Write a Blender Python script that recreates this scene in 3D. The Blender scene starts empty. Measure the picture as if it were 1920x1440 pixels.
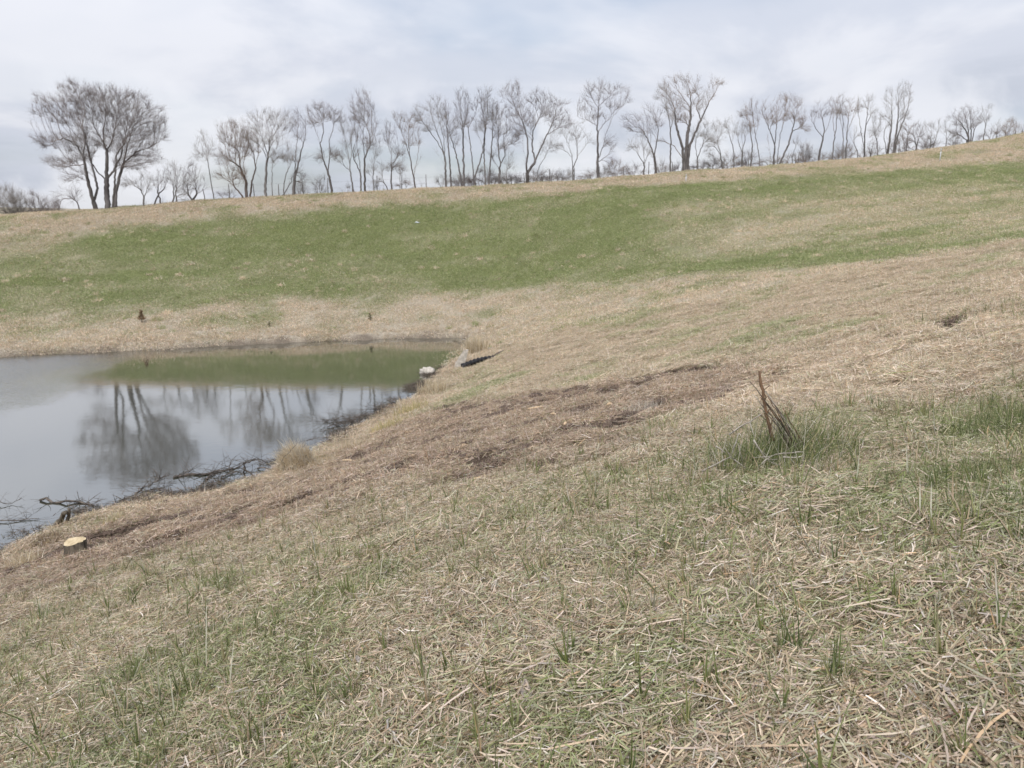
import bpy, math, random
import numpy as np
from mathutils import Vector
R = math.radians
SC = bpy.context.scene
COL = SC.collection

# ------------------------------------------------------------------ camera, sky, sun, exposure
CAM_H, PITCH, FPX = 6.0, R(13.0), 1387.0
cam_d = bpy.data.cameras.new('camera')
cam = bpy.data.objects.new('camera', cam_d); COL.objects.link(cam)
cam.location = (0, 0, CAM_H); cam.rotation_euler = (R(90) - PITCH, 0, 0)
cam_d.sensor_width = 36; cam_d.lens = 36 * FPX / 1920
cam_d.clip_start = 0.05; cam_d.clip_end = 3000
cam_d.dof.use_dof = True; cam_d.dof.focus_distance = 3.4; cam_d.dof.aperture_fstop = 7.0
SC.camera = cam
SC.view_settings.view_transform = 'Standard'; SC.view_settings.look = 'None'
SC.view_settings.exposure = 0.72; SC.view_settings.gamma = 1.0
SC.view_settings.use_curve_mapping = False
SC.cycles.max_bounces = 6; SC.cycles.diffuse_bounces = 3; SC.cycles.transparent_max_bounces = 6
SC.cycles.caustics_reflective = False; SC.cycles.caustics_refractive = False

SUN_EL, SUN_AZ = R(52), R(205)      # azimuth clockwise from +Y: behind the camera, a little left
sun_d = bpy.data.lights.new('sun', 'SUN'); sun_d.energy = 1.5; sun_d.angle = R(10); sun_d.color = (1.0, 0.96, 0.9)
sun = bpy.data.objects.new('sun', sun_d); COL.objects.link(sun)
sdir = Vector((math.sin(SUN_AZ) * math.cos(SUN_EL), math.cos(SUN_AZ) * math.cos(SUN_EL), math.sin(SUN_EL)))
sun.rotation_euler = sdir.to_track_quat('Z', 'Y').to_euler(); sun.location = sdir * 50

W = bpy.data.worlds.new('World'); SC.world = W; W.use_nodes = True
def build_world():
    nt = W.node_tree; n = nt.nodes; l = nt.links; n.clear()
    out = n.new('ShaderNodeOutputWorld'); bg = n.new('ShaderNodeBackground')
    sky = n.new('ShaderNodeTexSky'); sky.sky_type = 'NISHITA'; sky.sun_disc = False
    sky.sun_elevation = SUN_EL; sky.sun_rotation = SUN_AZ; sky.air_density = 1.0; sky.dust_density = 1.5
    sk = n.new('ShaderNodeVectorMath'); sk.operation = 'SCALE'; sk.inputs['Scale'].default_value = 0.11
    l.new(sky.outputs[0], sk.inputs[0])
    tc = n.new('ShaderNodeTexCoord'); sep = n.new('ShaderNodeSeparateXYZ'); l.new(tc.outputs['Generated'], sep.inputs[0])
    # cloud layer: direction projected on a flat layer overhead, softened towards the horizon
    zc = n.new('ShaderNodeMath'); zc.operation = 'MAXIMUM'; l.new(sep.outputs['Z'], zc.inputs[0]); zc.inputs[1].default_value = 0.0
    za = n.new('ShaderNodeMath'); za.operation = 'ADD'; l.new(zc.outputs[0], za.inputs[0]); za.inputs[1].default_value = 0.17
    dv = n.new('ShaderNodeVectorMath'); dv.operation = 'DIVIDE'
    cb = n.new('ShaderNodeCombineXYZ')
    for i in range(3): l.new(za.outputs[0], cb.inputs[i])
    l.new(tc.outputs['Generated'], dv.inputs[0]); l.new(cb.outputs[0], dv.inputs[1])
    def noise(scale, detail, rough, src, dist=0.0, off=(0, 0, 0)):
        mp = n.new('ShaderNodeMapping'); mp.inputs['Location'].default_value = off
        l.new(src, mp.inputs[0])
        t = n.new('ShaderNodeTexNoise'); t.inputs['Scale'].default_value = scale; t.inputs['Detail'].default_value = detail
        t.inputs['Roughness'].default_value = rough; t.inputs['Distortion'].default_value = dist
        l.new(mp.outputs[0], t.inputs['Vector']); return t.outputs['Fac']
    def ramp(src, stops):
        r = n.new('ShaderNodeValToRGB'); e = r.color_ramp.elements
        while len(e) < len(stops): e.new(0.5)
        for k, (p, c) in enumerate(stops): e[k].position = p; e[k].color = (*c, 1) if len(c) == 3 else c
        r.color_ramp.interpolation = 'EASE'
        l.new(src, r.inputs[0]); return r.outputs[0]
    big = noise(0.8, 6, 0.55, dv.outputs[0], 0.35, (3.1, 1.4, 0))
    base = ramp(big, [(0.36, (0.56, 0.60, 0.69)), (0.49, (0.63, 0.665, 0.755)), (0.62, (0.76, 0.78, 0.845))])
    # low cumulus heaps seen along the horizon
    pf = noise(6.0, 6, 0.5, tc.outputs['Generated'], 0.2, (0.35, 0.2, 0.7))
    hgt = ramp(sep.outputs['Z'], [(0.02, (1, 1, 1)), (0.10, (0.75, 0.75, 0.75)), (0.19, (0, 0, 0))])
    pm = ramp(pf, [(0.50, (0, 0, 0)), (0.60, (1, 1, 1))])
    mul = n.new('ShaderNodeMath'); mul.operation = 'MULTIPLY'; l.new(hgt, mul.inputs[0]); l.new(pm, mul.inputs[1])
    m1 = n.new('ShaderNodeMixRGB'); l.new(mul.outputs[0], m1.inputs[0]); l.new(base, m1.inputs[1]); m1.inputs[2].default_value = (0.87, 0.885, 0.935, 1)
    # open blue between the clouds, a little everywhere
    gap = noise(0.9, 4, 0.5, dv.outputs[0], 0.3, (9, 4, 2))
    gm = ramp(gap, [(0.30, (0.55, 0.55, 0.55)), (0.5, (0.93, 0.93, 0.93)), (0.6, (1, 1, 1))])
    m2 = n.new('ShaderNodeMixRGB'); l.new(gm, m2.inputs[0]); l.new(sk.outputs[0], m2.inputs[1]); l.new(m1.outputs[0], m2.inputs[2])
    # an overcast sky grows brighter overhead
    zr = ramp(sep.outputs['Z'], [(0.0, (0.94, 0.94, 0.94)), (0.3, (1.0, 1.0, 1.0)), (1.0, (1.0, 1.0, 1.0))])
    zs = n.new('ShaderNodeMath'); zs.operation = 'MULTIPLY_ADD'; l.new(zc.outputs[0], zs.inputs[0]); zs.inputs[1].default_value = 0.95; zs.inputs[2].default_value = 0.93
    fin = n.new('ShaderNodeVectorMath'); fin.operation = 'SCALE'; l.new(m2.outputs[0], fin.inputs[0]); l.new(zs.outputs[0], fin.inputs['Scale'])
    l.new(fin.outputs[0], bg.inputs[0]); bg.inputs[1].default_value = 0.605
    l.new(bg.outputs[0], out.inputs[0])
build_world()

# ------------------------------------------------------------------ helpers
rng = np.random.default_rng(7)
random.seed(7)
_lat = np.random.default_rng(99).random((256, 256))
def vnoise(x, y):
    xi = np.floor(x).astype(np.int64); yi = np.floor(y).astype(np.int64)
    fx = x - xi; fy = y - yi
    fx = fx * fx * (3 - 2 * fx); fy = fy * fy * (3 - 2 * fy)
    a = _lat[xi & 255, yi & 255]; b = _lat[(xi + 1) & 255, yi & 255]
    c = _lat[xi & 255, (yi + 1) & 255]; d = _lat[(xi + 1) & 255, (yi + 1) & 255]
    return (a * (1 - fx) + b * fx) * (1 - fy) + (c * (1 - fx) + d * fx) * fy
def fbm(x, y, oct=4, g=0.5):
    s = 0; a = 1.0; t = 0
    for k in range(oct):
        s = s + a * vnoise(x * 2 ** k + 17.3 * k, y * 2 ** k + 9.1 * k); t += a; a *= g
    return s / t
def sm(x, a, b):
    t = np.clip((x - a) / (b - a), 0, 1); return t * t * (3 - 2 * t)
cT, sT = math.cos(PITCH), math.sin(PITCH)
def ray(u, v):
    r, dn = (u - 960) / FPX, (v - 720) / FPX
    return np.array([r, cT - dn * sT, -sT - dn * cT])
def at_y(u, v, y):
    d = ray(u, v); t = y / d[1]; return np.array([d[0] * t, y, CAM_H + d[2] * t])
def at_z(u, v, z=0.0):
    d = ray(u, v); t = (z - CAM_H) / d[2]; return np.array([d[0] * t, d[1] * t, z])

def link(o, parent=None):
    COL.objects.link(o)
    if parent is not None: o.parent = parent
    return o
def tag(o, label=None, cat=None, group=None, kind=None):
    if label: o['label'] = label
    if cat: o['category'] = cat
    if group: o['group'] = group
    if kind: o['kind'] = kind
    return o
def empty(name, loc):
    o = bpy.data.objects.new(name, None); o.empty_display_size = 0.2; o.location = tuple(loc); COL.objects.link(o); return o
def mesh_obj(name, V, F, mat, parent=None, smooth=True, loc=(0, 0, 0), nolink=False):
    me = bpy.data.meshes.new(name)
    if isinstance(F, np.ndarray):
        V = np.asarray(V, dtype=np.float32); F = np.asarray(F, dtype=np.int32)
        me.vertices.add(len(V)); me.vertices.foreach_set('co', V.ravel())
        k = F.shape[1]
        me.loops.add(F.size); me.loops.foreach_set('vertex_index', F.ravel())
        me.polygons.add(len(F)); me.polygons.foreach_set('loop_start', np.arange(0, F.size, k, dtype=np.int32))
        me.update(calc_edges=True)
    else:
        me.from_pydata([tuple(map(float, v)) for v in V], [], F); me.update()
    if smooth: me.polygons.foreach_set('use_smooth', np.ones(len(me.polygons), dtype=bool))
    if mat: me.materials.append(mat)
    o = bpy.data.objects.new(name, me); o.location = tuple(loc)
    if not nolink: link(o, parent)
    return o

class MB:
    """collects tubes and lumps, builds one mesh"""
    def __init__(s): s.v = []; s.f = []
    def tube(s, pts, rad, n=6, cap=True):
        pts = np.asarray(pts, float); m = len(pts)
        rad = np.broadcast_to(np.asarray(rad, float), (m,))
        t = np.gradient(pts, axis=0); t /= np.linalg.norm(t, axis=1)[:, None] + 1e-9
        ref = np.array([0.31, 0.87, 0.38]) if abs(t[0] @ np.array([0.31, 0.87, 0.38])) < 0.9 else np.array([1., 0, 0])
        b0 = len(s.v); a = np.arange(n) * 2 * math.pi / n
        for i in range(m):
            e1 = np.cross(t[i], ref); e1 /= np.linalg.norm(e1) + 1e-9; e2 = np.cross(t[i], e1)
            for k in range(n): s.v.append(pts[i] + rad[i] * (math.cos(a[k]) * e1 + math.sin(a[k]) * e2))
        for i in range(m - 1):
            for k in range(n):
                p = b0 + i * n + k; q = b0 + i * n + (k + 1) % n
                s.f.append((p, q, q + n, p + n))
        if cap: s.f.append(tuple(b0 + k for k in range(n))[::-1]); s.f.append(tuple(b0 + (m - 1) * n + k for k in range(n)))
        return s
    def ribbon(s, pts, w, side):
        pts = np.asarray(pts, float); m = len(pts); side = np.asarray(side, float)
        b = len(s.v); w = np.broadcast_to(np.asarray(w, float), (m,))
        for i in range(m): s.v.append(pts[i] - side * w[i] / 2); s.v.append(pts[i] + side * w[i] / 2)
        for i in range(m - 1): s.f.append((b + 2 * i, b + 2 * i + 1, b + 2 * i + 3, b + 2 * i + 2))
        return s
    def build(s, name, mat, parent=None, smooth=True, loc=(0, 0, 0)):
        return mesh_obj(name, s.v, s.f, mat, parent, smooth, loc)

# ------------------------------------------------------------------ materials
def mat_new(name):
    m = bpy.data.materials.new(name); m.use_nodes = True; nt = m.node_tree; nt.nodes.clear()
    out = nt.nodes.new('ShaderNodeOutputMaterial'); return m, nt, out
def simple_mat(name, c1, c2, scale=8.0, rough=0.9, bump=0.0, stretch=(1, 1, 1), detail=5, spec=0.2, pos=(0.35, 0.65)):
    m, nt, out = mat_new(name); n, l = nt.nodes, nt.links
    p = n.new('ShaderNodeBsdfPrincipled'); p.inputs['Roughness'].default_value = rough
    p.inputs['Specular IOR Level'].default_value = spec
    tc = n.new('ShaderNodeTexCoord'); mp = n.new('ShaderNodeMapping'); mp.inputs['Scale'].default_value = stretch
    l.new(tc.outputs['Object'], mp.inputs[0])
    t = n.new('ShaderNodeTexNoise'); t.inputs['Scale'].default_value = scale; t.inputs['Detail'].default_value = detail
    l.new(mp.outputs[0], t.inputs['Vector'])
    r = n.new('ShaderNodeValToRGB'); r.color_ramp.elements[0].position, r.color_ramp.elements[1].position = pos
    r.color_ramp.elements[0].color = (*c1, 1); r.color_ramp.elements[1].color = (*c2, 1)
    l.new(t.outputs['Fac'], r.inputs[0]); l.new(r.outputs[0], p.inputs['Base Color'])
    if bump:
        b = n.new('ShaderNodeBump'); b.inputs['Strength'].default_value = 0.8; b.inputs['Distance'].default_value = bump
        l.new(t.outputs['Fac'], b.inputs['Height']); l.new(b.outputs[0], p.inputs['Normal'])
    l.new(p.outputs[0], out.inputs[0]); return m

BARK = [simple_mat('bark_dark', (0.10, 0.09, 0.088), (0.20, 0.185, 0.18), 5, bump=0.02, stretch=(1, 1, 0.25)),
        simple_mat('bark_grey', (0.12, 0.11, 0.105), (0.23, 0.215, 0.205), 5, bump=0.02, stretch=(1, 1, 0.25)),
        simple_mat('bark_brown', (0.09, 0.07, 0.062), (0.16, 0.13, 0.115), 5, bump=0.02, stretch=(1, 1, 0.25))]
TWIG = [simple_mat('twig_dark', (0.17, 0.14, 0.135), (0.28, 0.24, 0.225), 1.2),
        simple_mat('twig_grey', (0.24, 0.215, 0.20), (0.36, 0.33, 0.30), 1.2),
        simple_mat('twig_brown', (0.19, 0.14, 0.11), (0.31, 0.24, 0.19), 1.2)]
M_SOILCLOD = simple_mat('soil_clod', (0.06, 0.043, 0.034), (0.16, 0.115, 0.09), 18, bump=0.01)
M_WET = simple_mat('wet_wood', (0.05, 0.042, 0.036), (0.17, 0.14, 0.115), 9, rough=0.7, bump=0.004, spec=0.25)
M_DRYTWIG = simple_mat('weathered_twig', (0.25, 0.22, 0.19), (0.50, 0.46, 0.40), 12, bump=0.001)
M_RUST = simple_mat('rusty_brown_stalk', (0.08, 0.055, 0.04), (0.27, 0.165, 0.10), 16, bump=0.002, stretch=(1, 1, 0.3))
M_CUT = simple_mat('fresh_cut_wood', (0.42, 0.33, 0.20), (0.62, 0.51, 0.34), 14, bump=0.002)
M_STUMPBARK = simple_mat('stump_bark', (0.06, 0.05, 0.04), (0.20, 0.17, 0.13), 22, bump=0.01, stretch=(1, 1, 0.3))
M_MOUND = simple_mat('matted_thatch', (0.22, 0.17, 0.11), (0.48, 0.40, 0.29), 14, bump=0.02)
M_REDSTEM = simple_mat('red_brown_stem', (0.20, 0.12, 0.09), (0.36, 0.23, 0.17), 25, bump=0.001)
M_CHIP = simple_mat('wood_chip', (0.50, 0.36, 0.22), (0.68, 0.54, 0.38), 30, bump=0.002)
M_LEAF = simple_mat('dead_leaf_tan', (0.30, 0.255, 0.22), (0.46, 0.41, 0.37), 30, bump=0.001)
M_STONE = simple_mat('pale_stone', (0.40, 0.37, 0.32), (0.66, 0.61, 0.54), 9, bump=0.01)
M_BLACK = simple_mat('black_plastic', (0.012, 0.012, 0.014), (0.035, 0.035, 0.04), 9, rough=0.5)
M_WHITE = simple_mat('white_plastic', (0.50, 0.54, 0.60), (0.62, 0.65, 0.70), 9, rough=0.5)
M_POST = simple_mat('grey_fence_wood', (0.11, 0.10, 0.095), (0.22, 0.20, 0.185), 12)
M_WIRE = simple_mat('fence_wire', (0.14, 0.13, 0.13), (0.2, 0.19, 0.18), 4, rough=0.6)
M_CEDAR = simple_mat('brown_cedar_needles', (0.17, 0.115, 0.07), (0.34, 0.24, 0.145), 8)
M_CEDARG = simple_mat('olive_cedar_needles', (0.12, 0.12, 0.06), (0.22, 0.21, 0.11), 8)

# ------------------------------------------------------------------ terrain height
CP = []   # control points x, y, z
def plane(x, y): return 4.45 + 0.258 * x - 0.174 * y
for x, y in [(-6, 0), (-3, 0), (0, 0), (3, 0), (-6, -6), (0, -6), (-3, 3), (0, 3), (-5, 5), (0, 6), (-3.5, 7), (-6, 7),
             (-3, 11), (0, 10), (-8.5, 10), (-6, 12), (0, 14), (-3, 15)]:
    CP.append((x, y, plane(x, y)))
for x, y, z in [(2, 3, 4.45), (3.5, 5.5, 4.2), (6, 0, 5.6), (8, -8, 7.5), (6, -6, 6.6), (-16, -4, 1.6), (-12, -12, 4.5), (-30, -6, 1.6), (14, 0, 6.6), (30, 0, 9), (0, -30, 8), (-40, -30, 4), (40, -30, 12)]:
    CP.append((x, y, z))
def cpz(u, y, z):
    d = ray(u, 700); CP.append((d[0] / d[1] * y, y, z))
for y, z in [(6, 3.42), (12, 2.36), (18, 1.5), (24, 0.92), (30, 0.72), (36, 0.9), (42, 1.7), (50, 4.7)]: cpz(960, y, z)
for y, z in [(6.3, 3.9), (12, 3.2), (20, 2.75), (30, 2.7), (40, 3.9), (52, 6.9)]: cpz(1400, y, z)
for y, z in [(20, 1.9), (30, 1.7), (38, 2.2), (46, 4.3)]: cpz(1180, y, z)
for y, z in [(4, 4.42), (10, 4.3), (20, 4.5), (30, 4.9), (42, 6.2), (55, 8.9)]: cpz(1920, y, z)
for y, z in [(15, 5.6), (30, 7.0), (50, 10.0)]: cpz(2500, y, z)
CREST = [(-600, 425, 50), (-300, 420, 51), (0, 412, 52), (200, 400, 53), (330, 390, 54), (460, 381, 55), (620, 371, 56.5), (780, 362, 58), (920, 355, 59.5), (1120, 343, 62),
         (1280, 328, 64), (1440, 318, 66), (1560, 308, 68), (1700, 292, 70), (1800, 278, 72), (1920, 256, 74), (2200, 215, 78)]
for u, v, y in CREST:
    p = at_y(u, v, y); CP.append(tuple(p))
    k = 1 + 5 / y; CP.append((p[0] * k, p[1] * k, p[2] - 0.15))
    k = 1 + 16 / y; CP.append((p[0] * k, p[1] * k, p[2] - 1.6))
    k = 1 + 40 / y; CP.append((p[0] * k, p[1] * k, p[2] * 0.5))
SHORE_N = [(0, 1052), (60, 1005), (140, 975), (230, 950), (330, 930), (400, 924), (470, 905), (530, 872), (560, 860), (620, 832), (690, 790), (740, 762), (790, 735), (820, 700), (850, 682), (880, 668)]
SHORE_F = [(882, 650), (872, 634), (800, 633), (700, 636), (600, 640), (500, 644), (400, 649), (300, 656), (200, 660), (100, 664), (0, 670), (-150, 676)]
POND = [at_z(u, v)[:2] for u, v in SHORE_N] + [at_z(u, v)[:2] for u, v in SHORE_F]
POND = np.array(POND + [np.array(p, float) for p in [(-34, 30.0), (-46, 26), (-50, 18), (-44, 10), (-30, 5.5), (-20, 6.0), (-13.5, 8.5)]])
for p in POND[::2]: CP.append((p[0], p[1], 0.05))
for x, y in [(-12, 20), (-10, 26), (-20, 18), (-25, 24), (-35, 18)]: CP.append((x, y, -0.9))
for u in (-150, 0, 200, 430, 650, 820):
    for v, dy, z in ((0, 4.0, 1.0), (0, 11, 3.0)):
        d = ray(u, 650); y = 32.5 + 3.5 * (u / 870) + dy; CP.append((d[0] / d[1] * y, y, z))
CP = np.array(CP)
_, ui = np.unique(np.round(CP[:, :2] / 0.8), axis=0, return_index=True); CP = CP[ui]
def _tps(r2): return 0.5 * r2 * np.log(r2 + 1e-9)
_n = len(CP)
_A = np.zeros((_n + 3, _n + 3))
_d2 = ((CP[:, None, :2] - CP[None, :, :2]) ** 2).sum(-1)
_A[:_n, :_n] = _tps(_d2) + np.eye(_n) * 0.6
_A[:_n, _n] = 1; _A[:_n, _n + 1:] = CP[:, :2]; _A[_n, :_n] = 1; _A[_n + 1:, :_n] = CP[:, :2].T
_w = np.linalg.solve(_A, np.concatenate([CP[:, 2], [0, 0, 0]]))
def base_h(x, y):
    s = _w[_n] + _w[_n + 1] * x + _w[_n + 2] * y
    for i in range(_n): s = s + _w[i] * _tps((x - CP[i, 0]) ** 2 + (y - CP[i, 1]) ** 2)
    return s
def seg_dist(x, y, P, closed):
    m = len(P); best = np.full(np.shape(x), 1e9)
    for i in range(m if closed else m - 1):
        a = P[i]; b = P[(i + 1) % m]; e = b - a
        t = np.clip(((x - a[0]) * e[0] + (y - a[1]) * e[1]) / (e @ e + 1e-9), 0, 1)
        best = np.minimum(best, (x - a[0] - t * e[0]) ** 2 + (y - a[1] - t * e[1]) ** 2)
    return np.sqrt(best)
def inside(x, y, P):
    c = np.zeros(np.shape(x), bool); m = len(P)
    for i in range(m):
        a = P[i]; b = P[(i + 1) % m]
        if a[1] == b[1]: continue
        hit = ((a[1] > y) != (b[1] > y)) & (x < (b[0] - a[0]) * (y - a[1]) / (b[1] - a[1]) + a[0])
        c ^= hit
    return c
def sdf(x, y, P):
    d = seg_dist(x, y, P, True); return np.where(inside(x, y, P), -d, d)
def smooth_h(x, y):
    """terrain without small relief"""
    x = np.asarray(x, float); y = np.asarray(y, float)
    h = base_h(x, y)
    r = np.hypot(x, y - 20)
    far = sm(r, 75, 140)
    h = h * (1 - far) + far * (2.0 + 6 * fbm(x / 140 + 5, y / 140 + 5, 3))
    wob = (fbm(x * 0.8 + 30, y * 0.8, 3) - 0.5) * 0.9
    d = sdf(x, y, POND) + wob * sm(y, 6, 12)
    out = (1 - np.exp(-np.maximum(d, 0) / 1.6))
    near_far = sm(y, 26, 32)
    lip = (0.07 + 0.17 * near_far) * sm(d, 0.0, 0.18)
    ho = np.maximum(h, 0.12) * out + lip
    hi = -np.minimum(0.9, 0.16 * -np.minimum(d, 0)) - 0.015
    return np.where(d > 0, ho, hi), d
RUTS_PX = [  # px polyline, width m, depth m
    ([(40, 1112), (150, 1098), (250, 1084)], 0.10, 0.06), ([(560, 985), (640, 958), (720, 930)], 0.10, 0.06),
    ([(900, 862), (960, 835), (985, 820)], 0.12, 0.07), ([(820, 905), (900, 900), (1000, 885), (1060, 872)], 0.07, 0.03),
    ([(955, 758), (1000, 746), (1050, 738), (1130, 728)], 0.2, 0.05), ([(1190, 712), (1260, 700), (1330, 697)], 0.35, 0.05),
    ([(1060, 870), (1120, 852), (1180, 838)], 0.06, 0.04), ([(1010, 892), (1040, 884)], 0.12, 0.09),
    ([(1150, 860), (1210, 850), (1240, 842)], 0.10, 0.05), ([(1640, 632), (1690, 630), (1740, 628)], 0.12, 0.06),
    ([(1770, 606), (1795, 625), (1830, 648)], 0.22, 0.08), ([(1860, 612), (1925, 604)], 0.2, 0.06),
    ([(740, 1188), (800, 1172), (870, 1160), (950, 1132)], 0.05, 0.05), ([(1820, 1090), (1925, 1080)], 0.06, 0.05),
    ([(1545, 680), (1600, 690)], 0.12, 0.05), ([(180, 1005), (250, 985)], 0.10, 0.05), ([(290, 1005), (400, 975)], 0.12, 0.05),
    ([(380, 1000), (500, 968)], 0.10, 0.05), ([(1180, 1100), (1230, 1095)], 0.04, 0.04), ([(1010, 1195), (1090, 1200)], 0.06, 0.03),
    ([(1620, 1215), (1700, 1210)], 0.05, 0.04), ([(1430, 715), (1470, 700)], 0.12, 0.04), ([(1340, 770), (1370, 760)], 0.1, 0.04),
    ([(680, 870), (760, 845), (850, 815)], 0.16, 0.04), ([(420, 935), (520, 905)], 0.14, 0.03)]
def march(u, v, hf):
    d = ray(u, v); t = 1.0; p = None
    ts = np.concatenate([np.arange(1, 12, 0.05), np.arange(12, 110, 0.15)])
    P = d[None] * ts[:, None] + np.array([0, 0, CAM_H])
    h = hf(P[:, 0], P[:, 1]); k = np.nonzero(P[:, 2] < h)[0]
    if len(k) == 0: return None
    i = max(k[0], 1); a, b = P[i - 1], P[i]
    fa = a[2] - h[i - 1]; fb = b[2] - h[i]; s = fa / (fa - fb + 1e-9)
    return a + (b - a) * s
_sh = lambda x, y: np.maximum(smooth_h(x, y)[0], 0)
def px(u, v):
    p = march(u, v, _sh)
    return p if p is not None else at_y(u, v, 60)
def poly(pts): return np.array([px(u, v)[:2] for u, v in pts])
RUTS = [(poly(p), w, d) for p, w, d in RUTS_PX]
Z_GREEN = poly([(-250, 510), (0, 478), (120, 452), (330, 418), (480, 402), (620, 392), (780, 384), (960, 371), (1150, 352), (1300, 342), (1500, 330), (1700, 318), (1925, 300), (2100, 300),
                (2100, 420), (1925, 443), (1800, 462), (1600, 492), (1400, 508), (1230, 522), (1090, 528), (1000, 537), (850, 545), (700, 553), (420, 568), (200, 582), (0, 592), (-250, 600)])
Z_PATCHY = poly([(1230, 400), (1400, 372), (1700, 355), (1925, 345), (2100, 345), (2100, 425), (1925, 440), (1750, 455), (1500, 470), (1250, 478)])
Z_FORE = poly([(-200, 1260), (0, 1190), (200, 1120), (420, 1045), (600, 990), (800, 945), (1000, 925), (1200, 880), (1310, 830), (1400, 800), (1600, 770), (1760, 740), (1925, 700), (2200, 680), (2600, 1500), (-600, 1500)])
Z_MUD = poly([(-100, 1110), (0, 1060), (200, 985), (420, 930), (560, 885), (700, 815), (850, 755), (960, 745), (1130, 715), (1300, 690), (1450, 695), (1450, 730), (1300, 770), (1200, 850), (1000, 900), (760, 925), (560, 985), (350, 1035), (150, 1100), (-100, 1180)])
Z_PINK = poly([(1270, 720), (1450, 690), (1560, 640), (1740, 610), (1925, 590), (2100, 590), (2100, 690), (1925, 705), (1750, 745), (1600, 775), (1400, 810), (1300, 830)])
def zones(x, y):
    """green 0..1, brown 0..1, soil 0..1, bright"""
    wx = (fbm(x * 0.35, y * 0.35, 4) - 0.5); wy = (fbm(x * 0.35 + 50, y * 0.35 + 20, 4) - 0.5)
    fine = fbm(x * 2.2 + 3, y * 2.2 + 8, 4, 0.6); mid = fbm(x * 0.55 + 13, y * 0.55 + 4, 4, 0.6)
    xw, yw = x + 4.0 * wx, y + 4.0 * wy
    wf = fbm(x * 0.9 + 5, y * 0.9, 4) - 0.5
    g = sm(-sdf(x + 1.0 * wx, y + 1.2 * wy, Z_GREEN) + (fine - 0.5) * 2.2 + wf * 2.0, -0.9, 0.6)
    pat = sm(-sdf(xw, yw, Z_PATCHY), -2, 2)
    ex = fbm(x * 0.16 + y * 0.1 + 40, y * 0.7 - x * 0.2, 4, 0.6)
    big = fbm(x * 0.10 + 71, y * 0.22 + 12, 3)
    grn = g * (0.98 - 0.20 * sm(fine, 0.54, 0.75) - 0.22 * sm(ex, 0.52, 0.68) - 0.12 * sm(big, 0.5, 0.7)) * (1 - 0.45 * pat * sm(ex, 0.30, 0.58) - 0.15 * pat)
    fore = sm(-sdf(x + 1.2 * wx, y + 1.6 * wy, Z_FORE), -0.6, 0.9)
    grn = np.maximum(grn, fore * (0.22 + 0.12 * sm(x - 0.40 * y, 0, 1.5) + 0.50 * sm(fine, 0.40, 0.60) * sm(mid, 0.34, 0.58)))
    other = (1 - g) * (1 - fore)
    streak = fbm(x * 0.35 + y * 0.28, y * 1.1 - x * 0.75, 4, 0.6)
    grn = grn + other * (0.08 + 0.60 * sm(mid, 0.42, 0.62) * sm(streak, 0.4, 0.6))
    mud = sm(-sdf(x + 1.5 * wx, y + 1.5 * wy, Z_MUD), -0.5, 0.7)
    pink = sm(-sdf(x + 1.5 * wx, y + 1.5 * wy, Z_PINK), -0.5, 0.8)
    grn = grn * (1 - 0.85 * mud) * (1 - 0.8 * pink)
    dpond = sdf(x, y, POND)
    shore = 1 - sm(dpond + wx * 1.5, 0.6, 2.2)
    grn = grn * (1 - 0.75 * shore)
    # beyond the green: the dry crest
    brown = mud * (0.55 + 0.42 * sm(streak * 0.7 + fine * 0.3, 0.42, 0.60)) + 0.06 * other
    crest = (1 - g) * sm(y - 44 - 0.1 * x, 0, 6)
    brown = np.clip(brown + 0.10 * crest, 0, 1)
    soil = mud * sm(streak * 0.5 + fine * 0.5, 0.50, 0.57) * 0.95
    for P, w, d in RUTS:
        q = seg_dist(x, y, P, False); w2 = w * (0.7 + 0.9 * fine)
        soil = np.maximum(soil, np.exp(-(q / w2) ** 2) * (0.6 + 0.8 * (fine)))
    far_sh = (1 - sm(dpond, 0.04, 0.16)) * 0.6
    soil = np.clip(np.maximum(soil, far_sh), 0, 1)
    soil = np.maximum(soil, fore * 0.45 * sm(fbm(x * 1.7 + 90, y * 1.7 + 33, 3), 0.67, 0.76))
    return np.clip(grn, 0, 1), np.clip(brown, 0, 1), soil, mid, pink
def ground_h(x, y):
    x = np.asarray(x, float); y = np.asarray(y, float)
    h, d = smooth_h(x, y)
    land = sm(d, 0.0, 0.5)
    r = np.hypot(x, y); near = 1 - sm(r, 30, 60)
    h = h + land * ((fbm(x * 0.45, y * 0.45, 4) - 0.5) * 0.22 + near * ((fbm(x * 2.3, y * 2.3, 3) - 0.5) * 0.11 + (fbm(x * 7.5, y * 7.5, 2) - 0.5) * 0.06 + sm(r, 4, 9) * (fbm(x * 1.1 + y * 0.7 + 9, y * 3.4 - x * 1.6, 3) - 0.5) * 0.15))
    h = h + land * (1 - near) * (fbm(x * 0.9, y * 1.6, 3) - 0.5) * 0.12
    f = fbm(x * 3, y * 3, 2)
    for P, w, dp in RUTS:
        q = seg_dist(x, y, P, False)
        h = h - dp * np.exp(-(q / (w * (0.7 + 0.6 * f))) ** 2) + 0.35 * dp * np.exp(-((q - 2 * w) / w) ** 2)
    return h
def gz(x, y): return float(ground_h(np.array([x]), np.array([y]))[0])
def gp(u, v):
    p = px(u, v); return np.array([p[0], p[1], gz(p[0], p[1])])

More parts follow.
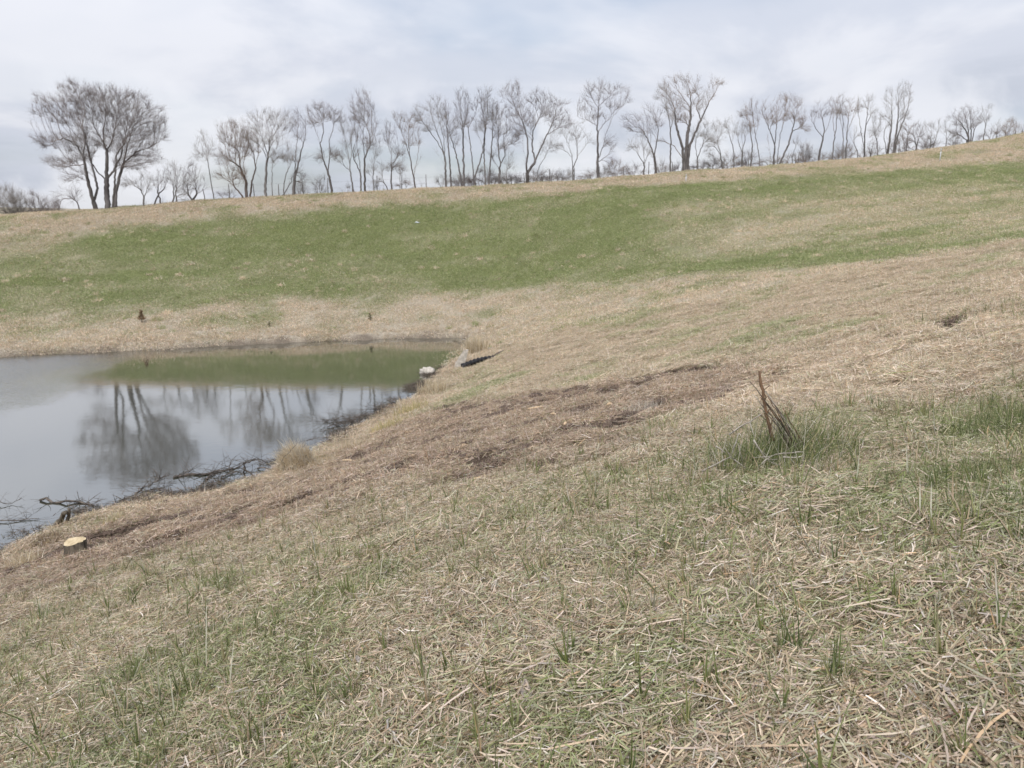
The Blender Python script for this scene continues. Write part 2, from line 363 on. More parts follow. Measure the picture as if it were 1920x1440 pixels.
# ---- ground sheet: grid stretched towards the horizon
def build_ground():
    def axis(n, a, span, mid):
        t = np.linspace(-1, 1, n); return mid + a * np.sinh(t * math.asinh(span / a))
    xs = axis(620, 5.0, 900, 0.0)
    ty = np.linspace(0, 1, 760); y0 = -60
    ys = np.concatenate([np.linspace(-900, -8, 40)[:-1], np.linspace(-8, 0.4, 30)[:-1], 0.4 + 7.0 * np.sinh(np.linspace(0, 1, 640) * math.asinh(900 / 7.0))])
    X, Y = np.meshgrid(xs, ys); x = X.ravel(); y = Y.ravel()
    z = ground_h(x, y)
    nx, ny = len(xs), len(ys)
    i = np.arange(nx - 1)[None] + nx * np.arange(ny - 1)[:, None]; i = i.ravel()
    F = np.stack([i, i + 1, i + nx + 1, i + nx], 1)
    g, b, s, m, pk = zones(x, y)
    _, d = smooth_h(x, y)
    M = mat_ground()
    o = mesh_obj('ground', np.stack([x, y, z], 1), F, M); o['kind'] = 'structure'
    a = o.data.color_attributes.new('zone', 'FLOAT_COLOR', 'POINT')
    a.data.foreach_set('color', np.stack([g, b, s, sm(np.hypot(x, y), 9, 22)], 1).astype(np.float32).ravel())
    return o
def mat_ground():
    m, nt, out = mat_new('grassy_ground'); n, l = nt.nodes, nt.links
    p = n.new('ShaderNodeBsdfPrincipled'); p.inputs['Roughness'].default_value = 0.95; p.inputs['Specular IOR Level'].default_value = 0.1
    at = n.new('ShaderNodeAttribute'); at.attribute_name = 'zone'
    sp = n.new('ShaderNodeSeparateColor'); l.new(at.outputs['Color'], sp.inputs[0])
    tc = n.new('ShaderNodeTexCoord')
    def noise(s, d=5, st=(1, 1, 1)):
        mp = n.new('ShaderNodeMapping'); mp.inputs['Scale'].default_value = st; l.new(tc.outputs['Object'], mp.inputs[0])
        t = n.new('ShaderNodeTexNoise'); t.inputs['Scale'].default_value = s; t.inputs['Detail'].default_value = d; t.inputs['Roughness'].default_value = 0.65
        l.new(mp.outputs[0], t.inputs['Vector']); return t.outputs['Fac']
    def ramp(f, a, b, p0=0.35, p1=0.65):
        r = n.new('ShaderNodeValToRGB'); r.color_ramp.elements[0].position = p0; r.color_ramp.elements[1].position = p1
        r.color_ramp.elements[0].color = (*a, 1); r.color_ramp.elements[1].color = (*b, 1); l.new(f, r.inputs[0]); return r.outputs[0]
    def mix(f, a, b):
        x = n.new('ShaderNodeMixRGB'); l.new(f, x.inputs[0]); l.new(a, x.inputs[1]); l.new(b, x.inputs[2]); return x.outputs[0]
    n1, n2, n3 = noise(14), noise(45, 3), noise(3)
    dry = ramp(n1, (0.07, 0.055, 0.04), (0.22, 0.18, 0.125))  # base under the litter, darkened to imitate shaded gaps between straws
    grn = ramp(n1, (0.09, 0.105, 0.038), (0.20, 0.215, 0.09))
    brn = ramp(n1, (0.10, 0.072, 0.055), (0.26, 0.20, 0.15))
    soil = ramp(n2, (0.045, 0.032, 0.024), (0.13, 0.092, 0.068))
    thatch = ramp(n1, (0.29, 0.245, 0.19), (0.52, 0.46, 0.37)); c = mix(at.outputs['Alpha'], dry, thatch); c = mix(sp.outputs[1], c, brn); c = mix(sp.outputs[0], c, grn); c = mix(sp.outputs[2], c, soil)
    l.new(c, p.inputs['Base Color'])
    b = n.new('ShaderNodeBump'); b.inputs['Strength'].default_value = 1.0; b.inputs['Distance'].default_value = 0.03
    l.new(n2, b.inputs['Height']); l.new(b.outputs[0], p.inputs['Normal'])
    l.new(p.outputs[0], out.inputs[0]); return m
GROUND = build_ground()

# ---- water
def build_water():
    m, nt, out = mat_new('pond_water'); n, l = nt.nodes, nt.links
    dif = n.new('ShaderNodeBsdfDiffuse'); dif.inputs[0].default_value = (0.055, 0.058, 0.042, 1)
    gl = n.new('ShaderNodeBsdfGlossy'); gl.inputs[0].default_value = (0.88, 0.885, 0.89, 1)
    tc = n.new('ShaderNodeTexCoord')
    def noise(s, d, st, w=0.0):
        mp = n.new('ShaderNodeMapping'); mp.inputs['Scale'].default_value = st; l.new(tc.outputs['Object'], mp.inputs[0])
        t = n.new('ShaderNodeTexNoise'); t.inputs['Scale'].default_value = s; t.inputs['Detail'].default_value = d; t.inputs['Distortion'].default_value = w
        l.new(mp.outputs[0], t.inputs['Vector']); return t.outputs['Fac']
    sx = n.new('ShaderNodeSeparateXYZ'); l.new(tc.outputs['Object'], sx.inputs[0])
    # a breeze ruffles the far left end of the pond
    wn = noise(0.35, 3, (1, 1, 1)); ad = n.new('ShaderNodeMath'); ad.operation = 'MULTIPLY_ADD'; l.new(wn, ad.inputs[0]); ad.inputs[1].default_value = 5.0; l.new(sx.outputs[0], ad.inputs[2])
    mr = n.new('ShaderNodeMapRange'); mr.interpolation_type = 'SMOOTHSTEP'; mr.inputs[1].default_value = -12.0; mr.inputs[2].default_value = -17.5; mr.inputs[3].default_value = 0.0; mr.inputs[4].default_value = 1.0
    l.new(ad.outputs[0], mr.inputs[0])
    b1 = n.new('ShaderNodeBump'); b1.inputs['Strength'].default_value = 1.0; b1.inputs['Distance'].default_value = 0.0012
    l.new(noise(2.6, 2, (1.0, 1.8, 1), 0.3), b1.inputs['Height'])
    b2 = n.new('ShaderNodeBump'); b2.inputs['Distance'].default_value = 0.03
    l.new(noise(7.0, 3, (0.8, 1.8, 1), 0.2), b2.inputs['Height']); l.new(mr.outputs[0], b2.inputs['Strength']); l.new(b1.outputs[0], b2.inputs['Normal'])
    l.new(b2.outputs[0], gl.inputs['Normal'])
    rr = n.new('ShaderNodeMapRange'); rr.inputs[3].default_value = 0.055; rr.inputs[4].default_value = 0.16; l.new(mr.outputs[0], rr.inputs[0]); l.new(rr.outputs[0], gl.inputs['Roughness'])
    fr = n.new('ShaderNodeFresnel'); fr.inputs[0].default_value = 1.33
    fm = n.new('ShaderNodeMapRange'); fm.inputs[1].default_value = 0.02; fm.inputs[2].default_value = 0.36; fm.inputs[3].default_value = 0.36; fm.inputs[4].default_value = 0.70
    l.new(fr.outputs[0], fm.inputs[0])
    mx = n.new('ShaderNodeMixShader'); l.new(fm.outputs[0], mx.inputs[0]); l.new(dif.outputs[0], mx.inputs[1]); l.new(gl.outputs[0], mx.inputs[2])
    l.new(mx.outputs[0], out.inputs[0])
    c = POND.mean(0); P = []
    for p in POND:
        q = p - c; P.append((p[0] + q[0] / np.linalg.norm(q) * 0.9, p[1] + q[1] / np.linalg.norm(q) * 0.9, 0.0))
    o = mesh_obj('pond_water', P, [tuple(range(len(P)))], m, smooth=False)
    o['kind'] = 'structure'
build_water()

# ------------------------------------------------------------------ grass: patches of loose blades, instanced
def mat_blades(name, transl=0.25, dark=1.0):
    m, nt, out = mat_new(name); n, l = nt.nodes, nt.links
    def attr(nm, typ='GEOMETRY'):
        a = n.new('ShaderNodeAttribute'); a.attribute_name = nm; a.attribute_type = typ; return a
    dry, grn, inf = attr('dry'), attr('grn'), attr('inf')     # per-blade colours, inf = random numbers
    ins = attr('zone', 'INSTANCER')                            # per-patch: green, brown, bright
    si = n.new('ShaderNodeSeparateColor'); l.new(inf.outputs['Color'], si.inputs[0])
    sz = n.new('ShaderNodeSeparateColor'); l.new(ins.outputs['Color'], sz.inputs[0])
    def thr(a, b):
        s = n.new('ShaderNodeMath'); s.operation = 'SUBTRACT'; l.new(a, s.inputs[0]); l.new(b, s.inputs[1])
        r = n.new('ShaderNodeMapRange'); r.inputs[1].default_value = -0.12; r.inputs[2].default_value = 0.12; l.new(s.outputs[0], r.inputs[0]); return r.outputs[0]
    def mix(f, a, b):
        x = n.new('ShaderNodeMixRGB'); l.new(f, x.inputs[0]); l.new(a, x.inputs[1])
        if isinstance(b, tuple): x.inputs[2].default_value = b
        else: l.new(b, x.inputs[2])
        return x.outputs[0]
    fb = thr(sz.outputs[1], si.outputs[1])
    bw = n.new('ShaderNodeMixRGB'); bw.blend_type = 'MULTIPLY'; bw.inputs[0].default_value = 1; l.new(dry.outputs['Color'], bw.inputs[1]); bw.inputs[2].default_value = (0.67, 0.61, 0.605, 1)
    c = mix(fb, dry.outputs['Color'], bw.outputs[0])
    c = mix(thr(sz.outputs[0], si.outputs[0]), c, grn.outputs['Color'])
    sc = n.new('ShaderNodeVectorMath'); sc.operation = 'SCALE'; l.new(c, sc.inputs[0]); l.new(sz.outputs[2], sc.inputs['Scale'])
    df = n.new('ShaderNodeBsdfDiffuse'); tr = n.new('ShaderNodeBsdfTranslucent'); gl = n.new('ShaderNodeBsdfGlossy'); gl.inputs['Roughness'].default_value = 0.45
    gl.inputs[0].default_value = (1, 1, 1, 1)
    l.new(sc.outputs[0], df.inputs[0]); l.new(sc.outputs[0], tr.inputs[0])
    a = n.new('ShaderNodeMixShader'); a.inputs[0].default_value = transl; l.new(df.outputs[0], a.inputs[1]); l.new(tr.outputs[0], a.inputs[2])
    b = n.new('ShaderNodeMixShader'); b.inputs[0].default_value = 0.035; l.new(a.outputs[0], b.inputs[1]); l.new(gl.outputs[0], b.inputs[2])
    l.new(b.outputs[0], out.inputs[0]); return m
M_BLADE = mat_blades('grass_blades')
DRYC = np.array([(0.54, 0.45, 0.32), (0.61, 0.52, 0.39), (0.47, 0.37, 0.25), (0.58, 0.49, 0.40), (0.42, 0.40, 0.25), (0.66, 0.62, 0.54), (0.50, 0.36, 0.21), (0.34, 0.26, 0.18), (0.46, 0.46, 0.33)])
DRYW = np.array([5, 4, 3, 4, 2.5, 1.6, 0.9, 1.2, 2.0]); DRYW = DRYW / DRYW.sum()
GRNC = np.array([(0.25, 0.28, 0.10), (0.34, 0.36, 0.17), (0.40, 0.41, 0.22), (0.20, 0.235, 0.075), (0.44, 0.43, 0.26), (0.29, 0.31, 0.15)])
def blade_patch(name, rg, n, size, L, Wd, lift, upright, hmax, green_c=GRNC, segs=2, taper=0.35, gscale=1.0, dirbias=0.0, clump=0, fan=0.35, bendy=0.16):
    """n ribbon blades inside a disc: L, Wd ranges; lift = pitch of lying blades; upright = share standing"""
    r = size * np.sqrt(rg.random(n)) * (1 + 0.25 * rg.normal(size=n)); a = rg.random(n) * 2 * math.pi
    cx, cy = r * np.cos(a), r * np.sin(a)
    if clump:
        k = rg.integers(0, clump, n); ca = rg.random(clump) * 2 * math.pi; cr = size * np.sqrt(rg.random(clump))
        cx = cr[k] * np.cos(ca[k]) + rg.normal(size=n) * size * 0.05; cy = cr[k] * np.sin(ca[k]) + rg.normal(size=n) * size * 0.05
    az = rg.random(n) * 2 * math.pi
    if dirbias > 0:
        b = rg.random(n) < dirbias; az[b] = rg.normal(size=b.sum()) * 0.45 + (rg.random(b.sum()) < 0.5) * math.pi
    up = rg.random(n) < upright
    el = np.where(up, R(90) - np.abs(rg.normal(size=n)) * fan, rg.normal(size=n) * lift)
    ln = L[0] + (L[1] - L[0]) * rg.random(n) ** 2.0
    wd = Wd[0] + (Wd[1] - Wd[0]) * rg.random(n)
    z0 = np.where(up, -0.01, hmax * rg.random(n) ** 1.3)
    d = np.stack([np.cos(az) * np.cos(el), np.sin(az) * np.cos(el), np.sin(el)], 1)
    hor = np.stack([-np.sin(az), np.cos(az), np.zeros(n)], 1)
    nrm = np.cross(d, hor); roll = rg.normal(size=n) * 0.6
    side = hor * np.cos(roll)[:, None] + nrm * np.sin(roll)[:, None]
    c = np.stack([cx, cy, z0], 1); start = np.where(up[:, None], c, c - d * ln[:, None] / 2)
    bend = rg.normal(size=(n, 3)) * bendy; bend[:, 2] = np.where(up, bend[:, 2] - 0.1, bend[:, 2] * 0.4)
    V = np.zeros((n, (segs + 1) * 2, 3)); 
    for k in range(segs + 1):
        t = k / segs; q = start + d * (ln * t)[:, None] + bend * (ln * t * t)[:, None]
        w = wd * np.where(up, 1 - 0.9 * t ** 1.5, 1 - taper * abs(2 * t - 1)); 
        V[:, 2 * k] = q - side * (w / 2)[:, None]; V[:, 2 * k + 1] = q + side * (w / 2)[:, None]
    nv = (segs + 1) * 2; F = []
    base = np.arange(n) * nv
    for k in range(segs): F.append(np.stack([base + 2 * k, base + 2 * k + 1, base + 2 * k + 3, base + 2 * k + 2], 1))
    F = np.concatenate(F)
    o = mesh_obj(name, V.reshape(-1, 3), F, M_BLADE, smooth=False, nolink=True)
    dry = DRYC[rg.choice(len(DRYC), n, p=DRYW)] * np.array([1.12, 1.075, 1.09]) * (0.58 + 0.66 * rg.random((n, 1))) * gscale
    gr = green_c[rg.integers(0, len(green_c), n)] * np.array([1.0, 1.0, 1.08]) * (0.75 + 0.5 * rg.random((n, 1))) * gscale
    inf = rg.random((n, 3))
    for nm, c3 in (('dry', dry), ('grn', gr), ('inf', inf)):
        at = o.data.color_attributes.new(nm, 'FLOAT_COLOR', 'POINT')
        arr = np.ones((n, nv, 4), np.float32); arr[:, :, :3] = c3[:, None]; at.data.foreach_set('color', arr.ravel())
    return o
def scatter(name, label, cat, variants, P, scale, zone, rotz=None, tilt=1.0):
    """one object of instanced patches on points P (x,y,z)"""
    m = len(P); cl = bpy.data.collections.new(name + '_sources')
    for v in variants: cl.objects.link(v)
    e = 0.25
    hx = (ground_h(P[:, 0] + e, P[:, 1]) - ground_h(P[:, 0] - e, P[:, 1])) / (2 * e)
    hy = (ground_h(P[:, 0], P[:, 1] + e) - ground_h(P[:, 0], P[:, 1] - e)) / (2 * e)
    rz = rng.random(m) * 2 * math.pi if rotz is None else rotz
    # euler XYZ that puts local z on the ground normal, then spin about it first
    nx, ny, nz = -hx * tilt, -hy * tilt, np.ones(m); ln = np.sqrt(nx ** 2 + ny ** 2 + 1); nx, ny, nz = nx / ln, ny / ln, nz / ln
    rots = np.zeros((m, 3))
    from mathutils import Quaternion
    for i in range(m):
        q = Vector((0, 0, 1)).rotation_difference(Vector((nx[i], ny[i], nz[i]))) @ Quaternion((0, 0, 1), rz[i])
        rots[i] = q.to_euler()
    me = bpy.data.meshes.new(name); me.vertices.add(m); me.vertices.foreach_set('co', P.astype(np.float32).ravel())
    a = me.attributes.new('rot', 'FLOAT_VECTOR', 'POINT'); a.data.foreach_set('vector', rots.astype(np.float32).ravel())
    a = me.attributes.new('scl', 'FLOAT', 'POINT'); a.data.foreach_set('value', scale.astype(np.float32))
    a = me.attributes.new('var', 'INT', 'POINT'); a.data.foreach_set('value', rng.integers(0, len(variants), m).astype(np.int32))
    a = me.attributes.new('zone', 'FLOAT_COLOR', 'POINT'); a.data.foreach_set('color', np.concatenate([zone, np.ones((m, 1))], 1).astype(np.float32).ravel())
    o = bpy.data.objects.new(name, me); link(o); tag(o, label, cat, kind='stuff')
    g = bpy.data.node_groups.new(name + '_nodes', 'GeometryNodeTree')
    g.interface.new_socket('Geometry', in_out='INPUT', socket_type='NodeSocketGeometry'); g.interface.new_socket('Geometry', in_out='OUTPUT', socket_type='NodeSocketGeometry')
    n, l = g.nodes, g.links
    gi, go = n.new('NodeGroupInput'), n.new('NodeGroupOutput')
    ci = n.new('GeometryNodeCollectionInfo'); ci.inputs[0].default_value = cl; ci.inputs[1].default_value = True; ci.inputs[2].default_value = True
    ip = n.new('GeometryNodeInstanceOnPoints')
    def na(nm, t):
        x = n.new('GeometryNodeInputNamedAttribute'); x.data_type = t; x.inputs[0].default_value = nm; return x.outputs[0]
    l.new(gi.outputs[0], ip.inputs['Points']); l.new(ci.outputs[0], ip.inputs['Instance']); ip.inputs['Pick Instance'].default_value = True
    l.new(na('var', 'INT'), ip.inputs['Instance Index']); l.new(na('rot', 'FLOAT_VECTOR'), ip.inputs['Rotation']); l.new(na('scl', 'FLOAT'), ip.inputs['Scale'])
    l.new(ip.outputs[0], go.inputs[0])
    md = o.modifiers.new('scatter', 'NODES'); md.node_group = g
    return o
def jit_grid(x0, x1, y0, y1, step):
    xs = np.arange(x0, x1, step); ys = np.arange(y0, y1, step); X, Y = np.meshgrid(xs, ys)
    x = X.ravel() + (rng.random(X.size) - 0.5) * step * 1.3; y = Y.ravel() + (rng.random(X.size) - 0.5) * step * 1.3
    return x, y
def in_view(x, y, pad=1.5): return (np.abs(x) < 0.74 * y + pad + 0.3)
def to_points(x, y, dz=0.0):
    return np.stack([x, y, ground_h(x, y) + dz], 1)

def build_grass():
    rg = np.random.default_rng(5)
    # near litter
    near = [blade_patch('straw_near', rg, 680, 0.20, (0.02, 0.105), (0.003, 0.0068), 0.30, 0.07, 0.048, segs=3, dirbias=0.6, bendy=0.34) for _ in range(9)]
    x, y = jit_grid(-8, 9, 0.9, 9.5, 0.115); k = in_view(x, y, 1.0)
    x, y = x[k], y[k]
    g, b, s, mid, pk = zones(x, y); d = sdf(x, y, POND)
    k = (rng.random(len(x)) > s * 1.1) & (d > 0.2); x, y, g, b, s, mid, pk = [q[k] for q in (x, y, g, b, s, mid, pk)]
    br = 0.92 + 0.22 * rng.random(len(x)) + 0.06 * pk
    scatter('mown_grass_litter', 'chopped tan and grey-green grass clippings covering the near slope', 'grass', near, to_points(x, y, -0.004), 0.8 + 0.5 * rng.random(len(x)), np.stack([g * 0.9, b, br], 1))
    # middle litter
    midv = [blade_patch('straw_middle', rg, 560, 0.30, (0.05, 0.18), (0.005, 0.011), 0.26, 0.10, 0.05, gscale=1.06, segs=1, dirbias=0.4) for _ in range(7)]
    x, y = jit_grid(-26, 26, 8.8, 30, 0.24); k = in_view(x, y, 1.5); x, y = x[k], y[k]
    g, b, s, mid, pk = zones(x, y); d = sdf(x, y, POND)
    k = (rng.random(len(x)) > s * 1.25) & (d > 0.1); x, y, g, b, s, mid, pk = [q[k] for q in (x, y, g, b, s, mid, pk)]
    scatter('matted_dry_grass', 'flattened dry grass mat on the middle slope beside the pond', 'grass', midv, to_points(x, y, -0.005), 0.8 + 0.5 * rng.random(len(x)), np.stack([g, b, 0.98 + 0.25 * rng.random(len(x)) + 0.05 * pk], 1))
    # far hillside
    hill_g = np.array([(0.205, 0.245, 0.085), (0.255, 0.29, 0.11), (0.175, 0.215, 0.07), (0.31, 0.32, 0.15)])
    farv = [blade_patch('grass_far', rg, 620, 0.8, (0.05, 0.14), (0.009, 0.018), 0.4, 0.35, 0.03, green_c=hill_g, segs=1, gscale=1.12) for _ in range(6)]
    x, y = jit_grid(-64, 66, 29, 88, 0.62); k = in_view(x, y, 3.0) & (y < 66 + 0.3 * x + 14); x, y = x[k], y[k]
    g, b, s, mid, pk = zones(x, y); d = sdf(x, y, POND); k = (d > 0.2); x, y, g, b, s, mid = [q[k] for q in (x, y, g, b, s, mid)]
    scatter('hillside_grass', 'short green and straw coloured turf on the embankment across the pond', 'grass', farv, to_points(x, y, -0.01), 0.8 + 0.5 * rng.random(len(x)), np.stack([g, b, 1.0 + 0.22 * rng.random(len(x))], 1))
    tv = [blade_patch('small_hill_tuft', rg, 90, 0.16, (0.06, 0.18), (0.010, 0.018), 0.5, 0.55, 0.03, green_c=hill_g, segs=1, gscale=1.2) for _ in range(5)]
    x, y = jit_grid(-64, 66, 29, 88, 0.72); k = in_view(x, y, 3.0) & (y < 66 + 0.3 * x + 14) & (fbm(x * 0.5 + 3, y * 0.8, 3) > 0.5) & (rng.random(len(x)) < 0.6); x, y = x[k], y[k]
    g, b, s, mid, pk = zones(x, y); k = sdf(x, y, POND) > 0.4; x, y, g, b = x[k], y[k], g[k], b[k]; fl = rng.random(len(x))
    scatter('hillside_tufts', 'scattered small tufts standing out of the turf on the embankment', 'grass', tv, to_points(x, y, 0.0), 0.6 + 1.1 * rng.random(len(x)), np.stack([np.where(fl < 0.55, 0.05, 0.95), b * 0, 0.95 + 0.3 * rng.random(len(x))], 1))
    # dark twigs and bits washed up along the near shore
    dv = [blade_patch('washed_up_bits', rg, 70, 0.28, (0.04, 0.35), (0.006, 0.016), 0.14, 0.04, 0.06, segs=2, gscale=0.34, dirbias=0.6) for _ in range(6)]
    x, y = jit_grid(-26, 2, 6, 33, 0.2); d = sdf(x, y, POND); w = fbm(x * 1.3 + 60, y * 1.3 + 7, 3); k = in_view(x, y, 1.0) & (d > -0.55) & (d < 0.3) & (w > 0.51) & (y < 29) & (rng.random(len(x)) < 0.65); x, y = x[k], y[k]
    P = to_points(x, y); P[:, 2] = np.maximum(P[:, 2], 0.0) + 0.01
    scatter('washed_up_twigs', 'tangled dark twigs and dead stems washed up along the near waterline', 'debris', dv, P, 0.6 + 0.7 * rng.random(len(x)), np.stack([np.zeros(len(x)), np.full(len(x), 0.5), np.full(len(x), 0.9)], 1), tilt=0.2)
    # upright green blades in the foreground
    sg = np.array([(0.12, 0.15, 0.045), (0.17, 0.20, 0.06), (0.10, 0.135, 0.045), (0.24, 0.26, 0.10), (0.30, 0.30, 0.12)])
    tuft = [blade_patch('green_tuft', rg, 10, 0.025, (0.09, 0.24), (0.0042, 0.0085), 0.3, 1.0, 0.01, green_c=sg, segs=4, clump=1) for _ in range(10)]
    x, y = jit_grid(-9, 10, 1.0, 14, 0.10); k = in_view(x, y, 0.6); x, y = x[k], y[k]
    g, b, s, mid, pk = zones(x, y); d = sdf(x, y, POND)
    c = fbm(x * 1.1 + 8, y * 1.1 + 2, 3)
    right = sm(x - 0.36 * y, 0, 1.2)
    k = (rng.random(len(x)) < 0.36 + 0.9 * sm(c, 0.42, 0.66) * sm(g, 0.15, 0.5) + 0.32 * right) & (d > 0.6) & (b < 0.5) & (pk < 0.5)
    x, y, c = x[k], y[k], c[k]
    scatter('green_grass_shoots', 'upright fresh green grass shoots standing out of the clippings', 'grass', tuft, to_points(x, y, 0.0), 0.6 + 0.95 * rng.random(len(x)) ** 2.0, np.stack([0.55 + 0.4 * rng.random(len(x)), np.zeros(len(x)), np.full(len(x), 1.0)], 1), tilt=0.4)
    # longer stalks lying on top
    stalk = [blade_patch('long_stalk', rg, 5, 0.12, (0.08, 0.24), (0.0028, 0.0055), 0.14, 0.12, 0.045, segs=5, dirbias=0.3, bendy=0.3) for _ in range(8)]
    x, y = jit_grid(-9, 10, 1.0, 13, 0.26); k = in_view(x, y, 0.6) & (sdf(x, y, POND) > 0.4); x, y = x[k], y[k]
    g, *_ = zones(x, y)
    scatter('long_grass_stalks', 'long bent pale grass stalks lying over the clippings', 'grass', stalk, to_points(x, y, 0.012), 0.6 + 0.7 * rng.random(len(x)), np.stack([g * 0.8, np.zeros(len(x)), np.full(len(x), 1.0)], 1))
    # pale standing dry grass along both shores
    rdry = [blade_patch('shore_straw', rg, 60, 0.16, (0.10, 0.30), (0.005, 0.010), 0.3, 0.85, 0.02, segs=3, gscale=1.12, fan=0.5) for _ in range(6)]
    x, y = jit_grid(-26, 4, 9, 37, 0.27); d = sdf(x, y, POND); k = in_view(x, y, 1.0)
    w = fbm(x * 0.9, y * 0.9, 3)
    farside = y > 27
    keep = np.where(farside, (d > 0.12) & (d < 1.5) & (rng.random(len(x)) < 0.75), (d > 0.15) & (d < 1.3) & (w > 0.47) & (y > 16) & (rng.random(len(x)) < 0.6))
    k &= keep; x, y = x[k], y[k]
    scatter('shoreline_dry_grass', 'pale standing dead grass fringing the pond edge', 'grass', rdry, to_points(x, y, -0.01), 0.5 + 0.6 * rng.random(len(x)), np.stack([np.full(len(x), 0.05), np.full(len(x), 0.10), np.full(len(x), 1.05)], 1), tilt=0.3)
def crumb_patch(name, rg, n, size, s0, s1, mat):
    V, F = [], []
    for _ in range(n):
        r = size * math.sqrt(rg.random()); a = rg.random() * 6.283; c = np.array([r * math.cos(a), r * math.sin(a), 0]); s = s0 + (s1 - s0) * rg.random() ** 2.5
        u = np.array([[1, 0, 0], [.4, .9, 0], [-.5, .8, 0], [-1, 0, 0], [-.4, -.9, 0], [.5, -.8, 0], [0, 0, .9], [.3, .2, .75]]) * s * (0.6 + 0.8 * rg.random((8, 3))) ; u[:, 2] += s * 0.15
        b = len(V); V += list(c + u)
        F += [(b, b + 1, b + 7), (b + 1, b + 2, b + 7), (b + 2, b + 6, b + 7), (b + 2, b + 3, b + 6), (b + 3, b + 4, b + 6), (b + 4, b + 5, b + 6), (b + 5, b + 7, b + 6), (b + 5, b, b + 7)]
    return mesh_obj(name, V, np.array(F), mat, smooth=False, nolink=True)
def build_soil():
    rg = np.random.default_rng(8)
    X, Y = [], []
    for P, w, d in RUTS:
        L = np.linalg.norm(np.diff(P, axis=0), axis=1).sum(); n = int(L / 0.035) + 3
        t = rg.random(n) * (len(P) - 1); i = t.astype(int); f = (t - i)[:, None]; q = P[i] * (1 - f) + P[i + 1] * f + rg.normal(size=(n, 2)) * w * 0.42
        gate = fbm(q[:, 0] * 2.5, q[:, 1] * 2.5, 2) > 0.40; X.append(q[gate, 0]); Y.append(q[gate, 1])
    x, y = jit_grid(-14, 16, 5, 26, 0.16); k = in_view(x, y); x, y = x[k], y[k]; g, b, s, m, pk = zones(x, y); k = (s > 0.5) & (rng.random(len(x)) < s) & (sdf(x, y, POND) > 0.25)
    X.append(x[k]); Y.append(y[k]); x, y = np.concatenate(X), np.concatenate(Y)
    near = np.hypot(x, y) < 5
    v = [crumb_patch('soil_crumbs', rg, 34, 0.085, 0.004, 0.028, M_SOILCLOD) for _ in range(6)]
    sc = np.where(near, 0.45, 0.8) * (0.6 + 0.8 * rng.random(len(x)))
    scatter('turned_soil', 'dark crumbled soil exposed along the ruts in the grass', 'soil', v, to_points(x, y, 0.012 + 0.02 * (~near)), sc, np.zeros((len(x), 3)))
build_grass()
build_soil()

